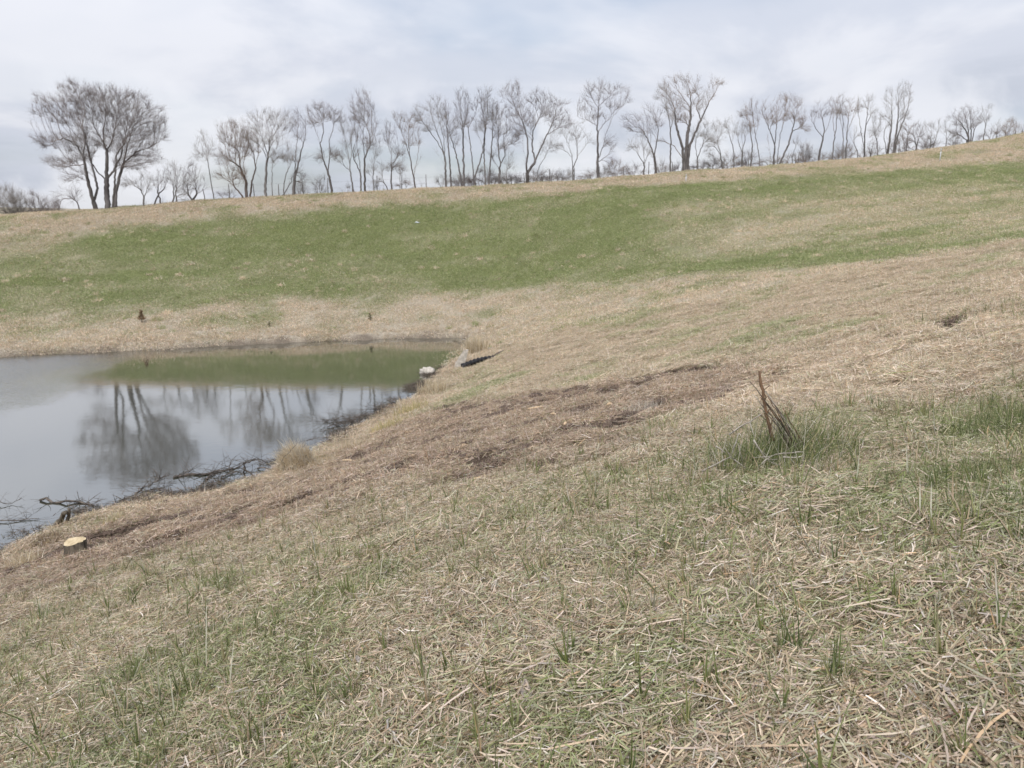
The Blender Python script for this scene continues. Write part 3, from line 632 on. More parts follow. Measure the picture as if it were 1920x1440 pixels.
# ------------------------------------------------------------------ bare trees along the crest
CR = {1: (0, 120, 4.0), 2: (360, 160, 4.0), 3: (760, 120, 4.0), 4: (1160, 120, 4.8), 5: (1500, 140, 4.571)}
_cu = np.array([c[0] for c in CREST]); _cy = np.array([c[2] for c in CREST])
def grow(limbs, env, mpp, root_, rg, dens=1.0, step_px=4.5):
    """skeleton: traced limbs as trunk lines, then space colonisation into the crown's volume. Local metres."""
    def loc(p):
        q = at_y(p[0], p[1], root_[1]) - root_; return np.array([q[0], 0.0, q[2]])
    pos, par = [], []
    step = step_px * mpp
    for li, L in enumerate(limbs):
        P = [loc(p) for p in L]
        if pos:
            A = np.array(pos); dd = np.hypot(A[:, 0] - P[0][0], A[:, 2] - P[0][2]); j = int(dd.argmin())
            new_stem = P[0][2] < 0.45
            if not new_stem: P[0] = A[j]; last = j
        else: new_stem = True
        if new_stem:
            pos.append(P[0] + np.array([0, rg.normal() * 0.12 * (li > 0), -0.25])); par.append(-1); last = len(pos) - 1
        ydir = rg.normal() * 0.2; y = pos[last][1]
        for a, b in zip(P[:-1], P[1:]):
            ln = np.hypot(b[0] - a[0], b[2] - a[2]); k = max(1, int(round(ln / step)))
            for q in range(1, k + 1):
                c = a + (b - a) * q / k; y += ydir * ln / k + rg.normal() * 0.02
                jx = rg.normal(size=3) * step * 0.10
                pos.append(np.array([c[0] + jx[0], y, c[2] + jx[2]])); par.append(last); last = len(pos) - 1
    att = []
    for (cx, cy, rx, ry) in env:
        c = loc((cx, cy)); ax, az = rx * mpp, ry * mpp; ay = (ax * az) ** 0.5 * 0.9 if ax < az else ax * 0.9
        n = int(dens * 30 + dens * 300 * (ax * az) ** 0.85)
        u = rg.normal(size=(n, 3)); u /= np.linalg.norm(u, axis=1)[:, None]; u *= (rg.random((n, 1)) ** 0.36)
        A = c + u * np.array([ax, ay, az])
        att.append(A[A[:, 2] > 0.3])
    A = np.concatenate(att) if att else np.zeros((0, 3))
    k0 = len(pos); cap = k0 + 6000
    P = np.zeros((cap, 3)); P[:k0] = np.array(pos); pr = np.full(cap, -1); pr[:k0] = par; nn = k0
    if len(A):
        D = ((A[:, None] - P[None, :nn]) ** 2).sum(-1); ni = D.argmin(1); nd = D.min(1)
        ctr = np.array([A[:, 0].mean() * 0.6, 0, A[:, 2].max() * 0.22])
        alive = np.ones(len(A), bool); dk = (step * 1.3) ** 2; born = np.zeros(cap, int)
        for it in range(80):
            idx = np.nonzero(alive)[0]
            if len(idx) == 0 or nn > cap - 700: break
            v = A[idx] - P[ni[idx]]; v /= np.linalg.norm(v, axis=1)[:, None] + 1e-9
            u_, inv = np.unique(ni[idx], return_inverse=True)
            Sx = np.zeros((len(u_), 3)); np.add.at(Sx, inv, v)
            ok = born[u_] < 3; u_, Sx = u_[ok], Sx[ok]
            if len(u_) == 0: break
            born[u_] += 1
            dj = Sx / (np.linalg.norm(Sx, axis=1)[:, None] + 1e-6)
            pd = P[u_] - P[np.maximum(pr[u_], 0)]; pd /= np.linalg.norm(pd, axis=1)[:, None] + 1e-6
            ro = P[u_] - ctr; ro /= np.linalg.norm(ro, axis=1)[:, None] + 1e-6
            dj = dj + 0.7 * pd + 0.75 * ro + rg.normal(size=dj.shape) * 0.12; dj /= np.linalg.norm(dj, axis=1)[:, None]
            NP = P[u_] + dj * step; m_ = len(u_); P[nn:nn + m_] = NP; pr[nn:nn + m_] = u_; new = np.arange(nn, nn + m_); nn += m_
            Di = ((A[idx][:, None] - NP[None]) ** 2).sum(-1); m = Di.min(1); a = Di.argmin(1); better = m < nd[idx]
            ii = idx[better]; nd[ii] = m[better]; ni[ii] = new[a[better]]
            alive[nd < dk] = False
    return P[:nn].copy(), pr[:nn].copy(), step
def tree_mesh(pos, par, step, r_base, rg, twig_n, twig_len, droop=0.15, tip=0.0036, expo=1.85):
    n = len(pos); kids = [[] for _ in range(n)]
    for i in range(n):
        if par[i] >= 0: kids[par[i]].append(i)
    rad = np.zeros(n)
    order = range(n - 1, -1, -1)
    acc = np.zeros(n)
    for i in order:
        rad[i] = (acc[i] ** (1 / expo)) if kids[i] else tip
        acc[i] = max(acc[i], tip ** expo)
        if par[i] >= 0: acc[par[i]] += rad[i] ** expo + (tip * 0.25) ** expo
    roots = [i for i in range(n) if par[i] < 0]
    s = r_base / max(rad[roots].max(), 1e-6)
    rad = np.where(rad * s > tip, tip + (rad - tip).clip(0) * (r_base - tip) / max(rad[roots].max() - tip, 1e-6), tip)
    hh = np.clip(pos[:, 2] / max(pos[:, 2].max(), 0.5), 0, 1); rad = np.maximum(rad * (1.0 - 0.55 * np.clip(hh * 1.3, 0, 1)) * 0.88, tip * 0.8)
    trunk = MB(); S0, S1, SA, SB = [], [], [], []
    def chain(i):
        c = [i]
        while kids[c[-1]]: c.append(max(kids[c[-1]], key=lambda k: rad[k]))
        return c
    thr = max(0.022, r_base * 0.2)
    stack = [(r, None) for r in roots]
    while stack:
        st, p_ = stack.pop(); c = chain(st)
        for k in c:
            if len(kids[k]) > 1:
                mk = max(kids[k], key=lambda q: rad[q])
                for q in kids[k]:
                    if q != mk: stack.append((q, k))
        idx = ([p_] if p_ is not None else []) + c
        pts = pos[idx]; rr = rad[idx].copy()
        if p_ is not None: rr[0] = rr[1]
        elif len(rr) > 2: rr[0] *= 1.5; rr[1] *= 1.15
        cut = next((q for q in range(len(idx)) if rr[q] < thr), len(idx))
        if cut >= 2: trunk.tube(pts[:cut + 1], rr[:cut + 1], 7 if rr[0] > 0.07 else 5, cap=False)
        else: cut = 1
        if len(idx) > cut:
            S0.append(pts[cut - 1:-1]); S1.append(pts[cut:]); SA.append(rr[cut - 1:-1]); SB.append(rr[cut:])
    # twigs
    tw = np.array([i for i in range(n) if rad[i] < 0.03 and par[i] >= 0]); 
    leafy = np.array([not kids[i] for i in tw])
    cnt = (twig_n * 1.25 + rg.random(len(tw))).astype(int) + leafy * 3
    I = np.repeat(tw, cnt); m = len(I)
    dp = pos[I] - pos[par[I]]; dpn = dp / (np.linalg.norm(dp, axis=1)[:, None] + 1e-9)
    ro = pos[I] - np.array([pos[:, 0].mean() * 0.5, 0, pos[:, 2].max() * 0.2]); ro /= np.linalg.norm(ro, axis=1)[:, None] + 1e-9
    d = dpn * 0.7 + ro * 0.6 + rg.normal(size=(m, 3)) * 0.36 + np.array([0, 0, 0.12]); d /= np.linalg.norm(d, axis=1)[:, None]
    L = (twig_len * (0.4 + 0.9 * rg.random(m)))[:, None]; p0 = pos[I] - dp * rg.random((m, 1)); p1 = p0 + d * L * 0.5
    d2 = d + rg.normal(size=(m, 3)) * 0.3 + np.array([0, 0, 0.1 - droop]); d2 /= np.linalg.norm(d2, axis=1)[:, None]; p2 = p1 + d2 * L * 0.5
    w = 0.0025 + 0.0012 * rg.random(m); q = rg.random(m) < 0.6
    d3 = d[q] + rg.normal(size=(q.sum(), 3)) * 0.6; d3 /= np.linalg.norm(d3, axis=1)[:, None]
    S0 += [p0, p1, p1[q]]; S1 += [p1, p2, p1[q] + d3 * L[q] * 0.45]; SA += [w, w * 0.8, w[q] * 0.8]; SB += [w * 0.8, w * 0.35, w[q] * 0.3]
    A0, A1, RA, RB = np.concatenate(S0), np.concatenate(S1), np.concatenate(SA)[:, None], np.concatenate(SB)[:, None]
    ax = A1 - A0; e1 = np.cross(ax, rg.normal(size=ax.shape)); e1 /= np.linalg.norm(e1, axis=1)[:, None] + 1e-9; e2 = np.cross(e1, ax); e2 /= np.linalg.norm(e2, axis=1)[:, None] + 1e-9
    rows = [C + Rr * (math.cos(a * 2.094) * e1 + math.sin(a * 2.094) * e2) for C, Rr in ((A0, RA), (A1, RB)) for a in range(3)]
    V = np.stack(rows, 1).reshape(-1, 3); b = (np.arange(len(A0)) * 6)[:, None]
    F = np.concatenate([b + np.array([[a, (a + 1) % 3, 3 + (a + 1) % 3, 3 + a]]) for a in range(3)])
    return trunk, V, F
def bare_tree(name, label, group, crop, limbs, env, width_px, kind=0, twigs=1.6, twl=0.55, dens=1.0, back=1.6, seed=0, step=4.5, cat='tree', twk=None):
    ox, oy, sc = CR[crop]
    L = [[(ox + a / sc, oy + b / sc) for a, b in l] for l in limbs]
    E = [(ox + a / sc, oy + b / sc, c / sc, d / sc) for a, b, c, d in env]
    bu, bv = L[0][0]
    y = float(np.interp(bu, _cu, _cy)) + back
    d = ray(bu, bv); x = d[0] / d[1] * y
    z = gz(x, y); mpp = y / d[1] / FPX
    # pixel height of the ground point we stand on, so the traced shape keeps its real place
    zz = CAM_H + ray(bu, bv)[2] / ray(bu, bv)[1] * y
    rg = np.random.default_rng(1000 + seed)
    mp = y / FPX / (cT - (bv - 720) / FPX * sT) * 1.0
    mp = y / FPX / 0.995 / 0.975
    pos, par, st = grow(L, E, mp, np.array([x, y, z]), rg, dens, step)
    pos[:, 0] += pos[:, 1] * x / y
    pos[par < 0, 2] = -0.4
    trunk, fv, ff = tree_mesh(pos, par, st, width_px * mp / 2 / sc * 0.85, rg, twigs, twl)
    root = empty(name, (x, y, z)); tag(root, label, cat, group)
    trunk.build('trunk', BARK[kind], root)
    mesh_obj('crown', fv, ff, TWIG[kind if twk is None else twk], root)
    return root
G1 = 'bare trees along the crest of the embankment'
def T(label, crop, limbs, env, w, kind=0, **k):
    global _ti; _ti += 1
    return bare_tree(k.pop('name', 'bare_tree'), label, k.pop('group', G1), crop, limbs, env, w, kind, seed=_ti, **k)
_ti = 0
# --- left group
T('broadest bare cottonwood with three thick trunks and a wide round crown, at the left', 1,
  [[(812, 1112), (802, 990), (800, 870), (803, 740), (800, 650)], [(800, 650), (765, 570), (700, 460), (690, 350)], [(800, 650), (845, 570), (868, 460), (890, 350), (880, 260)], [(780, 600), (775, 500), (792, 400), (795, 280)],
   [(795, 870), (740, 820), (690, 745), (662, 620), (640, 540)], [(868, 1112), (868, 960), (905, 820), (930, 740), (1020, 650), (1090, 545), (1190, 470)], [(930, 740), (960, 600), (1000, 470), (1060, 380)], [(1020, 650), (1120, 620), (1190, 580)],
   [(840, 1112), (856, 960), (862, 850), (870, 690), (940, 590), (985, 450), (1030, 330)], [(812, 880), (850, 800), (905, 700), (935, 560), (960, 430)]],
  [(820, 320, 185, 110), (1000, 380, 130, 125), (1130, 480, 110, 125), (1040, 610, 130, 95), (700, 330, 120, 120), (900, 470, 170, 110), (1080, 720, 100, 45), (700, 560, 80, 90), (690, 240, 60, 45), (880, 600, 150, 90), (960, 760, 120, 45), (650, 700, 80, 40)], 52, 0, twigs=2.4, twl=0.6, dens=1.5, name='cottonwood_tree')
T('slanting bare tree forking left beside the broad cottonwood', 1,
  [[(730, 1115), (705, 1040), (690, 990), (665, 900), (650, 820), (625, 700), (590, 640), (530, 550), (440, 440), (340, 350)], [(625, 700), (640, 600), (620, 480), (640, 390), (600, 290)], [(735, 1040), (732, 930), (700, 800), (660, 640), (640, 560)],
   [(560, 600), (480, 570), (400, 600), (310, 610)], [(640, 770), (560, 770), (460, 780), (400, 750)], [(560, 590), (520, 480), (510, 380)]],
  [(560, 240, 125, 75), (340, 350, 85, 65), (500, 380, 140, 100), (380, 590, 110, 45), (520, 620, 110, 60), (480, 760, 120, 38), (600, 480, 60, 110), (560, 860, 80, 30), (600, 600, 70, 90)], 44, 0, twigs=2.2, dens=1.25)
T('dark stubby small tree left of the slanting tree', 1, [[(600, 1135), (588, 1050), (568, 960)], [(588, 1050), (550, 1000), (530, 960)]], [(560, 990, 55, 55), (440, 1030, 50, 40)], 14, 0, dens=1.6, back=2.5)
T('bare sapling with sweeping boughs just right of the cottonwood', 1, [[(1075, 1102), (1080, 1000), (1060, 950), (1020, 920)], [(1080, 1000), (1110, 930), (1130, 880)]], [(1080, 920, 75, 65), (970, 900, 60, 40)], 18, 1, dens=1.3)
T('crooked little tree between two saplings right of the cottonwood', 1, [[(1205, 1085), (1200, 1010), (1180, 960), (1190, 900)], [(1140, 1090), (1165, 1030), (1195, 965), (1240, 920)]], [(1200, 900, 55, 65)], 18, 0, dens=1.4)
T('twin stemmed slim tree in the low gap right of the cottonwood', 1, [[(1290, 1080), (1305, 1000), (1300, 900), (1320, 820)], [(1327, 1085), (1318, 960), (1330, 860)]], [(1310, 850, 75, 85), (1350, 960, 40, 60)], 16, 1, dens=1.3)
T('low tree with writhing forks left of the slender leaning tree', 1, [[(1437, 1072), (1440, 1030), (1415, 980), (1400, 900)], [(1440, 1030), (1475, 980), (1465, 880), (1450, 830)], [(1475, 980), (1530, 935)]], [(1440, 880, 75, 90)], 20, 0, dens=1.4)
T('slender leaning tree with a small pale open crown', 1, [[(1612, 1056), (1598, 960), (1580, 860), (1565, 760), (1550, 680), (1540, 600)], [(1555, 720), (1500, 680), (1470, 650)], [(1550, 690), (1590, 620)]], [(1540, 630, 65, 100), (1500, 700, 40, 40)], 11, 1, dens=0.9, twigs=1.4)
# --- second group
T('dark bushy leaning tree with a low left bough, left of the spreading pale tree', 2, [[(405, 886), (408, 800), (405, 720), (365, 610), (345, 480), (320, 380), (290, 300)], [(405, 720), (385, 600), (400, 500), (380, 400)], [(392, 850), (345, 790), (280, 720), (205, 665)], [(345, 480), (260, 420), (220, 400)], [(365, 610), (290, 560), (240, 540)]],
  [(290, 390, 90, 90), (290, 540, 90, 95), (370, 460, 70, 110), (240, 690, 50, 35), (320, 680, 60, 50)], 30, 2, dens=1.6, twigs=2.2)
T('narrow dark tree close against the right of the bushy leaning tree', 2, [[(430, 880), (440, 800), (455, 700), (480, 620), (462, 520), (430, 430), (395, 370)], [(470, 600), (500, 500), (490, 420)]], [(450, 460, 75, 90), (400, 390, 45, 50)], 18, 2, dens=1.4)
T('pale tree with wide upswept spreading limbs, left of the broken snag', 2, [[(550, 876), (550, 740), (558, 600), (575, 500), (582, 380), (560, 250)], [(575, 500), (600, 430), (650, 380), (760, 330)], [(558, 560), (530, 470), (450, 410), (380, 360)], [(565, 570), (610, 500), (640, 465), (730, 420)], [(550, 765), (520, 720), (490, 640)], [(582, 400), (620, 300), (640, 220)], [(565, 520), (520, 380), (500, 300)], [(590, 420), (680, 280), (730, 210)]],
  [(560, 300, 140, 95), (680, 290, 80, 80), (450, 320, 70, 70), (560, 420, 120, 60)], 26, 1, dens=0.95, twigs=1.5)
T('thin straight pole of a tree beside the pale spreading tree', 2, [[(608, 872), (600, 740), (603, 620), (612, 500)]], [(610, 560, 35, 70), (660, 560, 50, 25)], 9, 1, dens=0.8)
T('small curved tree arching over left of the broken snag', 2, [[(690, 862), (688, 760), (705, 660), (740, 600), (725, 500)], [(740, 600), (680, 550), (640, 545)]], [(720, 540, 40, 70), (660, 555, 50, 20)], 11, 1, dens=0.8)
T('broken snag with two tall wispy poles and a splintered stem leaning on it', 2, [[(757, 862), (765, 760), (770, 680), (775, 560), (785, 450), (798, 260)], [(770, 680), (800, 580), (822, 480), (855, 370), (850, 280), (790, 195)], [(650, 870), (700, 800), (748, 720), (745, 685)], [(785, 590), (830, 555), (875, 545)], [(782, 650), (740, 700), (705, 830)]],
  [(800, 330, 55, 110), (790, 560, 40, 60), (800, 700, 25, 90)], 32, 0, dens=0.7, twigs=1.2)
T('tree with a looping forked stem and a flat dark tufted top', 2, [[(1060, 848), (1045, 760), (1018, 650), (985, 560), (962, 440), (925, 330), (890, 260)], [(1015, 640), (1030, 560), (1035, 480), (1028, 420), (1058, 340), (1060, 260)], [(1000, 600), (990, 500), (1020, 480)], [(962, 440), (990, 360), (980, 240)]],
  [(980, 225, 105, 60), (1075, 255, 40, 50), (920, 290, 55, 35), (1065, 535, 45, 28), (970, 560, 30, 30)], 24, 0, dens=1.6, twigs=2.3)
T('tall leaning tree left of the highest double trunked tree', 2, [[(1215, 838), (1200, 730), (1188, 640), (1172, 530), (1158, 430), (1135, 340), (1105, 270)], [(1185, 600), (1200, 480), (1190, 380)], [(1190, 640), (1130, 590), (1090, 570)]], [(1140, 300, 38, 90), (1190, 380, 30, 70), (1150, 460, 40, 50), (1110, 560, 40, 30)], 15, 1, dens=1.0)
T('highest tree of the middle left group with a dark narrow top', 2, [[(1297, 838), (1295, 700), (1294, 560), (1285, 440), (1285, 350), (1297, 220), (1290, 120)], [(1290, 560), (1330, 470), (1350, 420)], [(1288, 380), (1230, 300), (1210, 220)], [(1287, 340), (1350, 260)]],
  [(1275, 120, 60, 50), (1290, 230, 100, 75), (1220, 190, 40, 60), (1340, 320, 50, 60), (1320, 440, 55, 60)], 21, 0, dens=1.5, twigs=2.1)
T('thinner trunk standing against the left of the highest tree', 2, [[(1268, 838), (1266, 720), (1262, 630), (1240, 470), (1222, 330)], [(1262, 640), (1210, 540), (1200, 480)]], [(1230, 340, 45, 100), (1225, 520, 30, 60)], 17, 0, dens=0.9)
T('slim grey sapling to the right of the highest tree', 2, [[(1364, 834), (1360, 700), (1362, 620), (1375, 500)], [(1335, 836), (1330, 740)]], [(1380, 480, 45, 90), (1350, 640, 40, 60)], 10, 1, dens=0.9)
T('small crooked tree bending left below the slim straight trunk', 2, [[(1480, 826), (1462, 770), (1440, 730), (1420, 640)]], [(1420, 640, 45, 50), (1400, 740, 40, 20)], 11, 1, dens=1.0)
T('straight dark slim trunk with a feathered narrow crown', 2, [[(1502, 826), (1494, 700), (1493, 520), (1470, 440), (1463, 330)], [(1493, 600), (1545, 530), (1555, 490)]], [(1480, 400, 48, 90), (1550, 520, 40, 50), (1520, 620, 45, 40)], 17, 0, dens=1.0)
T('thin wand of a sapling between the feathered tree and the vase shaped tree', 2, [[(1565, 830), (1560, 700), (1552, 590)]], [(1565, 650, 22, 60)], 6, 1, dens=0.7)
T('vase shaped tree on a thin curved trunk with a reddish brown top', 2, [[(1680, 822), (1672, 750), (1660, 680), (1642, 570), (1625, 450), (1625, 300)], [(1660, 680), (1685, 580), (1705, 440)], [(1640, 560), (1600, 420), (1560, 320), (1510, 250)], [(1660, 640), (1720, 540)]],
  [(1630, 330, 80, 85), (1570, 270, 60, 40), (1690, 400, 35, 70), (1640, 420, 60, 60)], 15, 2, dens=1.2)
# --- middle group
T('tree with fine wide limbs sweeping up left at the start of the dense middle row', 3, [[(307, 962), (302, 840), (300, 700), (262, 570), (215, 450), (180, 320)], [(295, 690), (240, 580), (170, 480), (110, 400), (80, 330)], [(300, 700), (290, 560), (250, 400), (240, 300)], [(290, 760), (230, 660)]],
  [(220, 350, 60, 80), (110, 400, 45, 65), (270, 420, 45, 90), (180, 480, 50, 50)], 22, 1, dens=1.2)
T('slightly slanting trunk second in the dense middle row', 3, [[(345, 957), (338, 820), (328, 680), (320, 540), (300, 330)], [(325, 640), (290, 520)]], [(300, 370, 42, 85), (320, 520, 40, 60)], 18, 0, dens=1.2)
T('leaning trunk crossing in front of the tall pointed tree', 3, [[(428, 950), (410, 820), (390, 720), (365, 620), (345, 560), (320, 450)], [(370, 640), (330, 600)]], [(345, 490, 50, 70), (380, 580, 35, 60)], 18, 0, dens=1.2)
T('tall pointed dark tree rising above the dense middle row', 3, [[(442, 950), (437, 800), (434, 600), (430, 450), (410, 320), (382, 205)], [(432, 500), (460, 380), (470, 270)], [(430, 430), (390, 340)]], [(415, 300, 45, 80), (460, 310, 35, 65), (420, 430, 55, 80)], 22, 0, dens=1.3)
T('wishbone forked tree in the dense middle row', 3, [[(520, 946), (512, 840), (498, 680), (482, 560), (465, 460)], [(518, 850), (555, 750), (585, 620), (600, 480), (575, 330)], [(485, 600), (450, 560)]], [(470, 420, 40, 80), (570, 320, 60, 80), (590, 440, 35, 60)], 21, 0, dens=1.1)
T('straight trunk with a greyish top right of the wishbone tree', 3, [[(605, 942), (595, 800), (590, 640), (605, 450), (620, 280)], [(592, 650), (560, 560), (530, 500)]], [(615, 300, 50, 80), (560, 480, 40, 50), (640, 400, 30, 60)], 16, 1, dens=1.1)
T('dark straight trunk close right of the greyish topped one', 3, [[(625, 936), (632, 800), (640, 700), (652, 560), (658, 380)], [(640, 700), (600, 640)]], [(660, 390, 45, 95), (680, 520, 30, 50)], 17, 0, dens=1.3)
T('knotty tree with dense twigs low on its trunk, left of the wide forked tree', 3, [[(706, 930), (706, 820), (712, 740), (695, 620), (700, 480), (700, 370)], [(710, 790), (745, 690), (760, 610), (830, 580)], [(700, 780), (660, 720), (650, 690)], [(745, 690), (740, 560), (780, 470)]],
  [(710, 410, 75, 85), (740, 520, 70, 60), (665, 700, 28, 45), (790, 590, 50, 35), (710, 620, 40, 60)], 22, 0, dens=1.4, twigs=2.1)
T('low thin grey tree between the knotty tree and the wide forked tree', 3, [[(757, 905), (756, 820), (775, 740), (800, 690)]], [(775, 740, 38, 70)], 9, 1, dens=0.9)
T('wide forked tree with a thick short trunk and two big diverging crowns', 3, [[(918, 916), (916, 860), (912, 810), (900, 720), (882, 640), (882, 560)], [(908, 780), (922, 660), (915, 560), (880, 440), (830, 340), (780, 220)], [(922, 820), (975, 730), (1035, 590), (1080, 500), (1120, 400), (1140, 300)], [(970, 740), (950, 620), (958, 500), (1040, 330), (1060, 260)], [(985, 710), (1060, 620), (1150, 560)], [(880, 440), (850, 300), (840, 190)], [(1060, 540), (1150, 480), (1230, 450)]],
  [(790, 235, 65, 55), (840, 320, 75, 70), (890, 430, 100, 90), (990, 290, 70, 50), (1060, 350, 90, 80), (1130, 400, 80, 90), (1190, 470, 50, 35), (860, 530, 40, 40), (845, 200, 25, 35)], 36, 0, dens=1.6, twigs=2.2)
T('thin ghost of a tree leaning behind the right side of the wide forked tree', 3, [[(985, 880), (1000, 780), (1060, 670), (1110, 560)]], [(1070, 640, 60, 60), (1110, 540, 40, 50)], 7, 1, dens=0.7, twigs=1.3, back=3)
T('light grey open tree with drooping left bough between the two largest middle trees', 3, [[(1257, 892), (1258, 800), (1250, 700), (1225, 600), (1180, 510)], [(1258, 780), (1295, 690), (1340, 630), (1385, 560)], [(1250, 700), (1200, 650), (1120, 620)], [(1290, 700), (1290, 600), (1270, 480)]], [(1205, 510, 55, 50), (1280, 530, 55, 90), (1370, 580, 30, 45), (1160, 630, 50, 20)], 16, 1, dens=0.75, twigs=1.4)
T('tall single trunk tree with an antler like crown', 3, [[(1445, 888), (1443, 760), (1443, 600), (1440, 470), (1445, 360), (1460, 250), (1458, 145)], [(1442, 475), (1385, 430), (1300, 400), (1285, 350)], [(1450, 740), (1482, 620), (1500, 540), (1560, 390), (1640, 310), (1665, 240)], [(1450, 340), (1400, 260), (1375, 190)], [(1455, 500), (1500, 440), (1560, 370)], [(1470, 320), (1530, 240), (1570, 190)], [(1455, 740), (1520, 680)]],
  [(1390, 220, 50, 60), (1345, 330, 60, 60), (1470, 230, 50, 80), (1555, 215, 65, 50), (1640, 275, 38, 50), (1430, 400, 70, 50), (1530, 610, 50, 45), (1535, 740, 50, 25), (1560, 330, 60, 40)], 28, 0, dens=1.3, twigs=1.9)
# --- right of the middle
T('low branching sapling at the left foot of the large cottonwood group on the right', 4, [[(225, 1028), (230, 930), (228, 860), (215, 700)], [(230, 915), (180, 820), (110, 740)], [(232, 910), (265, 820)]], [(160, 740, 75, 60), (225, 730, 45, 90), (265, 800, 30, 50)], 18, 1, dens=0.9)
T('forked tree with a long left sweeping limb against the white cloud', 4, [[(335, 1008), (330, 920), (320, 830), (280, 730), (220, 650), (110, 545), (55, 490)], [(322, 820), (345, 700), (355, 600), (330, 480)], [(300, 770), (240, 640), (180, 540)], [(290, 745), (290, 640), (260, 560)]],
  [(160, 560, 110, 70), (240, 600, 80, 80), (320, 520, 75, 110), (270, 440, 50, 50)], 30, 0, dens=1.1)
T('slim upright trunk left of the largest right hand cottonwood', 4, [[(463, 1015), (466, 880), (470, 720), (462, 560), (435, 430), (428, 280)], [(466, 600), (490, 480)]], [(420, 300, 60, 110), (470, 420, 55, 110), (360, 290, 25, 60)], 19, 1, dens=1.0, twk=1)
T('largest right hand cottonwood, trunks fanning from one thick base', 4, [[(600, 990), (598, 880), (612, 760), (620, 640), (645, 500), (650, 350), (640, 250), (600, 150)], [(630, 985), (622, 860), (640, 740), (695, 600), (760, 460), (820, 330), (880, 240), (905, 190)], [(590, 930), (575, 760), (540, 640), (512, 540), (510, 420), (440, 260)], [(590, 850), (500, 740), (430, 705), (370, 690)], [(650, 400), (540, 260), (500, 190)], [(650, 300), (700, 200)], [(740, 500), (700, 380), (720, 320)]],
  [(540, 180, 60, 42), (610, 180, 60, 60), (690, 185, 48, 48), (650, 270, 60, 60), (850, 200, 58, 52), (810, 300, 50, 60), (730, 360, 80, 95), (510, 400, 85, 110), (430, 270, 55, 90), (600, 480, 70, 80), (400, 700, 50, 25)], 50, 0, dens=1.35, twigs=2.1, name='cottonwood_tree', twk=2)
T('shorter forked tree under the right side of the largest right hand cottonwood', 4, [[(705, 985), (705, 900), (712, 830), (760, 720), (800, 610)], [(708, 845), (690, 740), (700, 640)], [(640, 935), (672, 905), (690, 880)]], [(770, 600, 80, 95), (700, 640, 50, 70), (830, 700, 50, 40)], 17, 1, dens=1.2)
T('feathery tree with a bent top right of the largest right hand cottonwood', 4, [[(932, 975), (928, 880), (905, 760), (888, 680), (868, 600)], [(895, 700), (930, 620)], [(888, 680), (820, 690), (790, 700)]], [(880, 600, 60, 60), (930, 640, 40, 50), (830, 740, 60, 60)], 15, 1, dens=1.2)
T('slim curved tree leaning left in the thin group', 4, [[(1040, 972), (1036, 840), (1025, 730), (990, 620), (955, 550)], [(1020, 700), (1050, 600)]], [(1000, 570, 50, 55), (1040, 620, 30, 50)], 14, 1, dens=0.8)
T('low fan crowned pale tree in the thin group', 4, [[(1110, 965), (1110, 860), (1118, 760), (1100, 600)], [(1112, 905), (1160, 830), (1215, 730), (1235, 690)], [(1118, 760), (1150, 640)], [(1115, 800), (1070, 680), (1060, 600)]], [(1100, 600, 65, 70), (1170, 600, 40, 50)], 19, 1, dens=1.0)
T('trunk leaning gently right in the thin group', 4, [[(1188, 965), (1195, 860), (1202, 740), (1185, 600), (1150, 480)]], [(1145, 460, 45, 65), (1180, 560, 40, 60)], 16, 1, dens=1.1, twk=2)
T('tallest of the thin group, curved stem with a spray of fine twigs on top', 4, [[(1275, 968), (1268, 840), (1242, 700), (1220, 560), (1208, 440), (1190, 350)], [(1235, 965), (1230, 860), (1215, 780)], [(1228, 640), (1255, 520)]], [(1200, 430, 60, 80), (1250, 490, 35, 60)], 12, 1, dens=1.1, twk=2)
T('multi stemmed tree with a wide fan of pale upright branches', 4, [[(1393, 955), (1398, 850), (1405, 740), (1370, 620), (1330, 520), (1290, 430)], [(1400, 760), (1420, 580), (1410, 440)], [(1430, 948), (1428, 820), (1455, 650), (1490, 480), (1500, 340)], [(1432, 930), (1480, 830), (1530, 720), (1565, 580), (1590, 470), (1620, 360)], [(1350, 960), (1365, 800), (1340, 660)], [(1560, 600), (1650, 560), (1690, 500)]],
  [(1310, 440, 45, 60), (1480, 350, 70, 40), (1590, 370, 70, 55), (1380, 500, 80, 70), (1480, 460, 90, 70), (1600, 480, 60, 70), (1650, 570, 50, 50)], 24, 0, dens=1.5, twigs=2.1, twk=2)
T('thin dim stem behind the right side of the pale fan tree', 4, [[(1557, 945), (1565, 850), (1592, 740)]], [(1600, 700, 40, 60)], 8, 1, dens=0.8, back=3)
T('dark snaking trunk with a sparse two pronged crown', 4, [[(1795, 928), (1803, 850), (1812, 770), (1838, 690), (1848, 600), (1840, 520), (1810, 420)], [(1845, 640), (1885, 560), (1910, 480)], [(1840, 660), (1790, 600), (1740, 520)]], [(1810, 440, 70, 75), (1890, 420, 50, 80), (1750, 500, 40, 40)], 23, 0, dens=0.85)
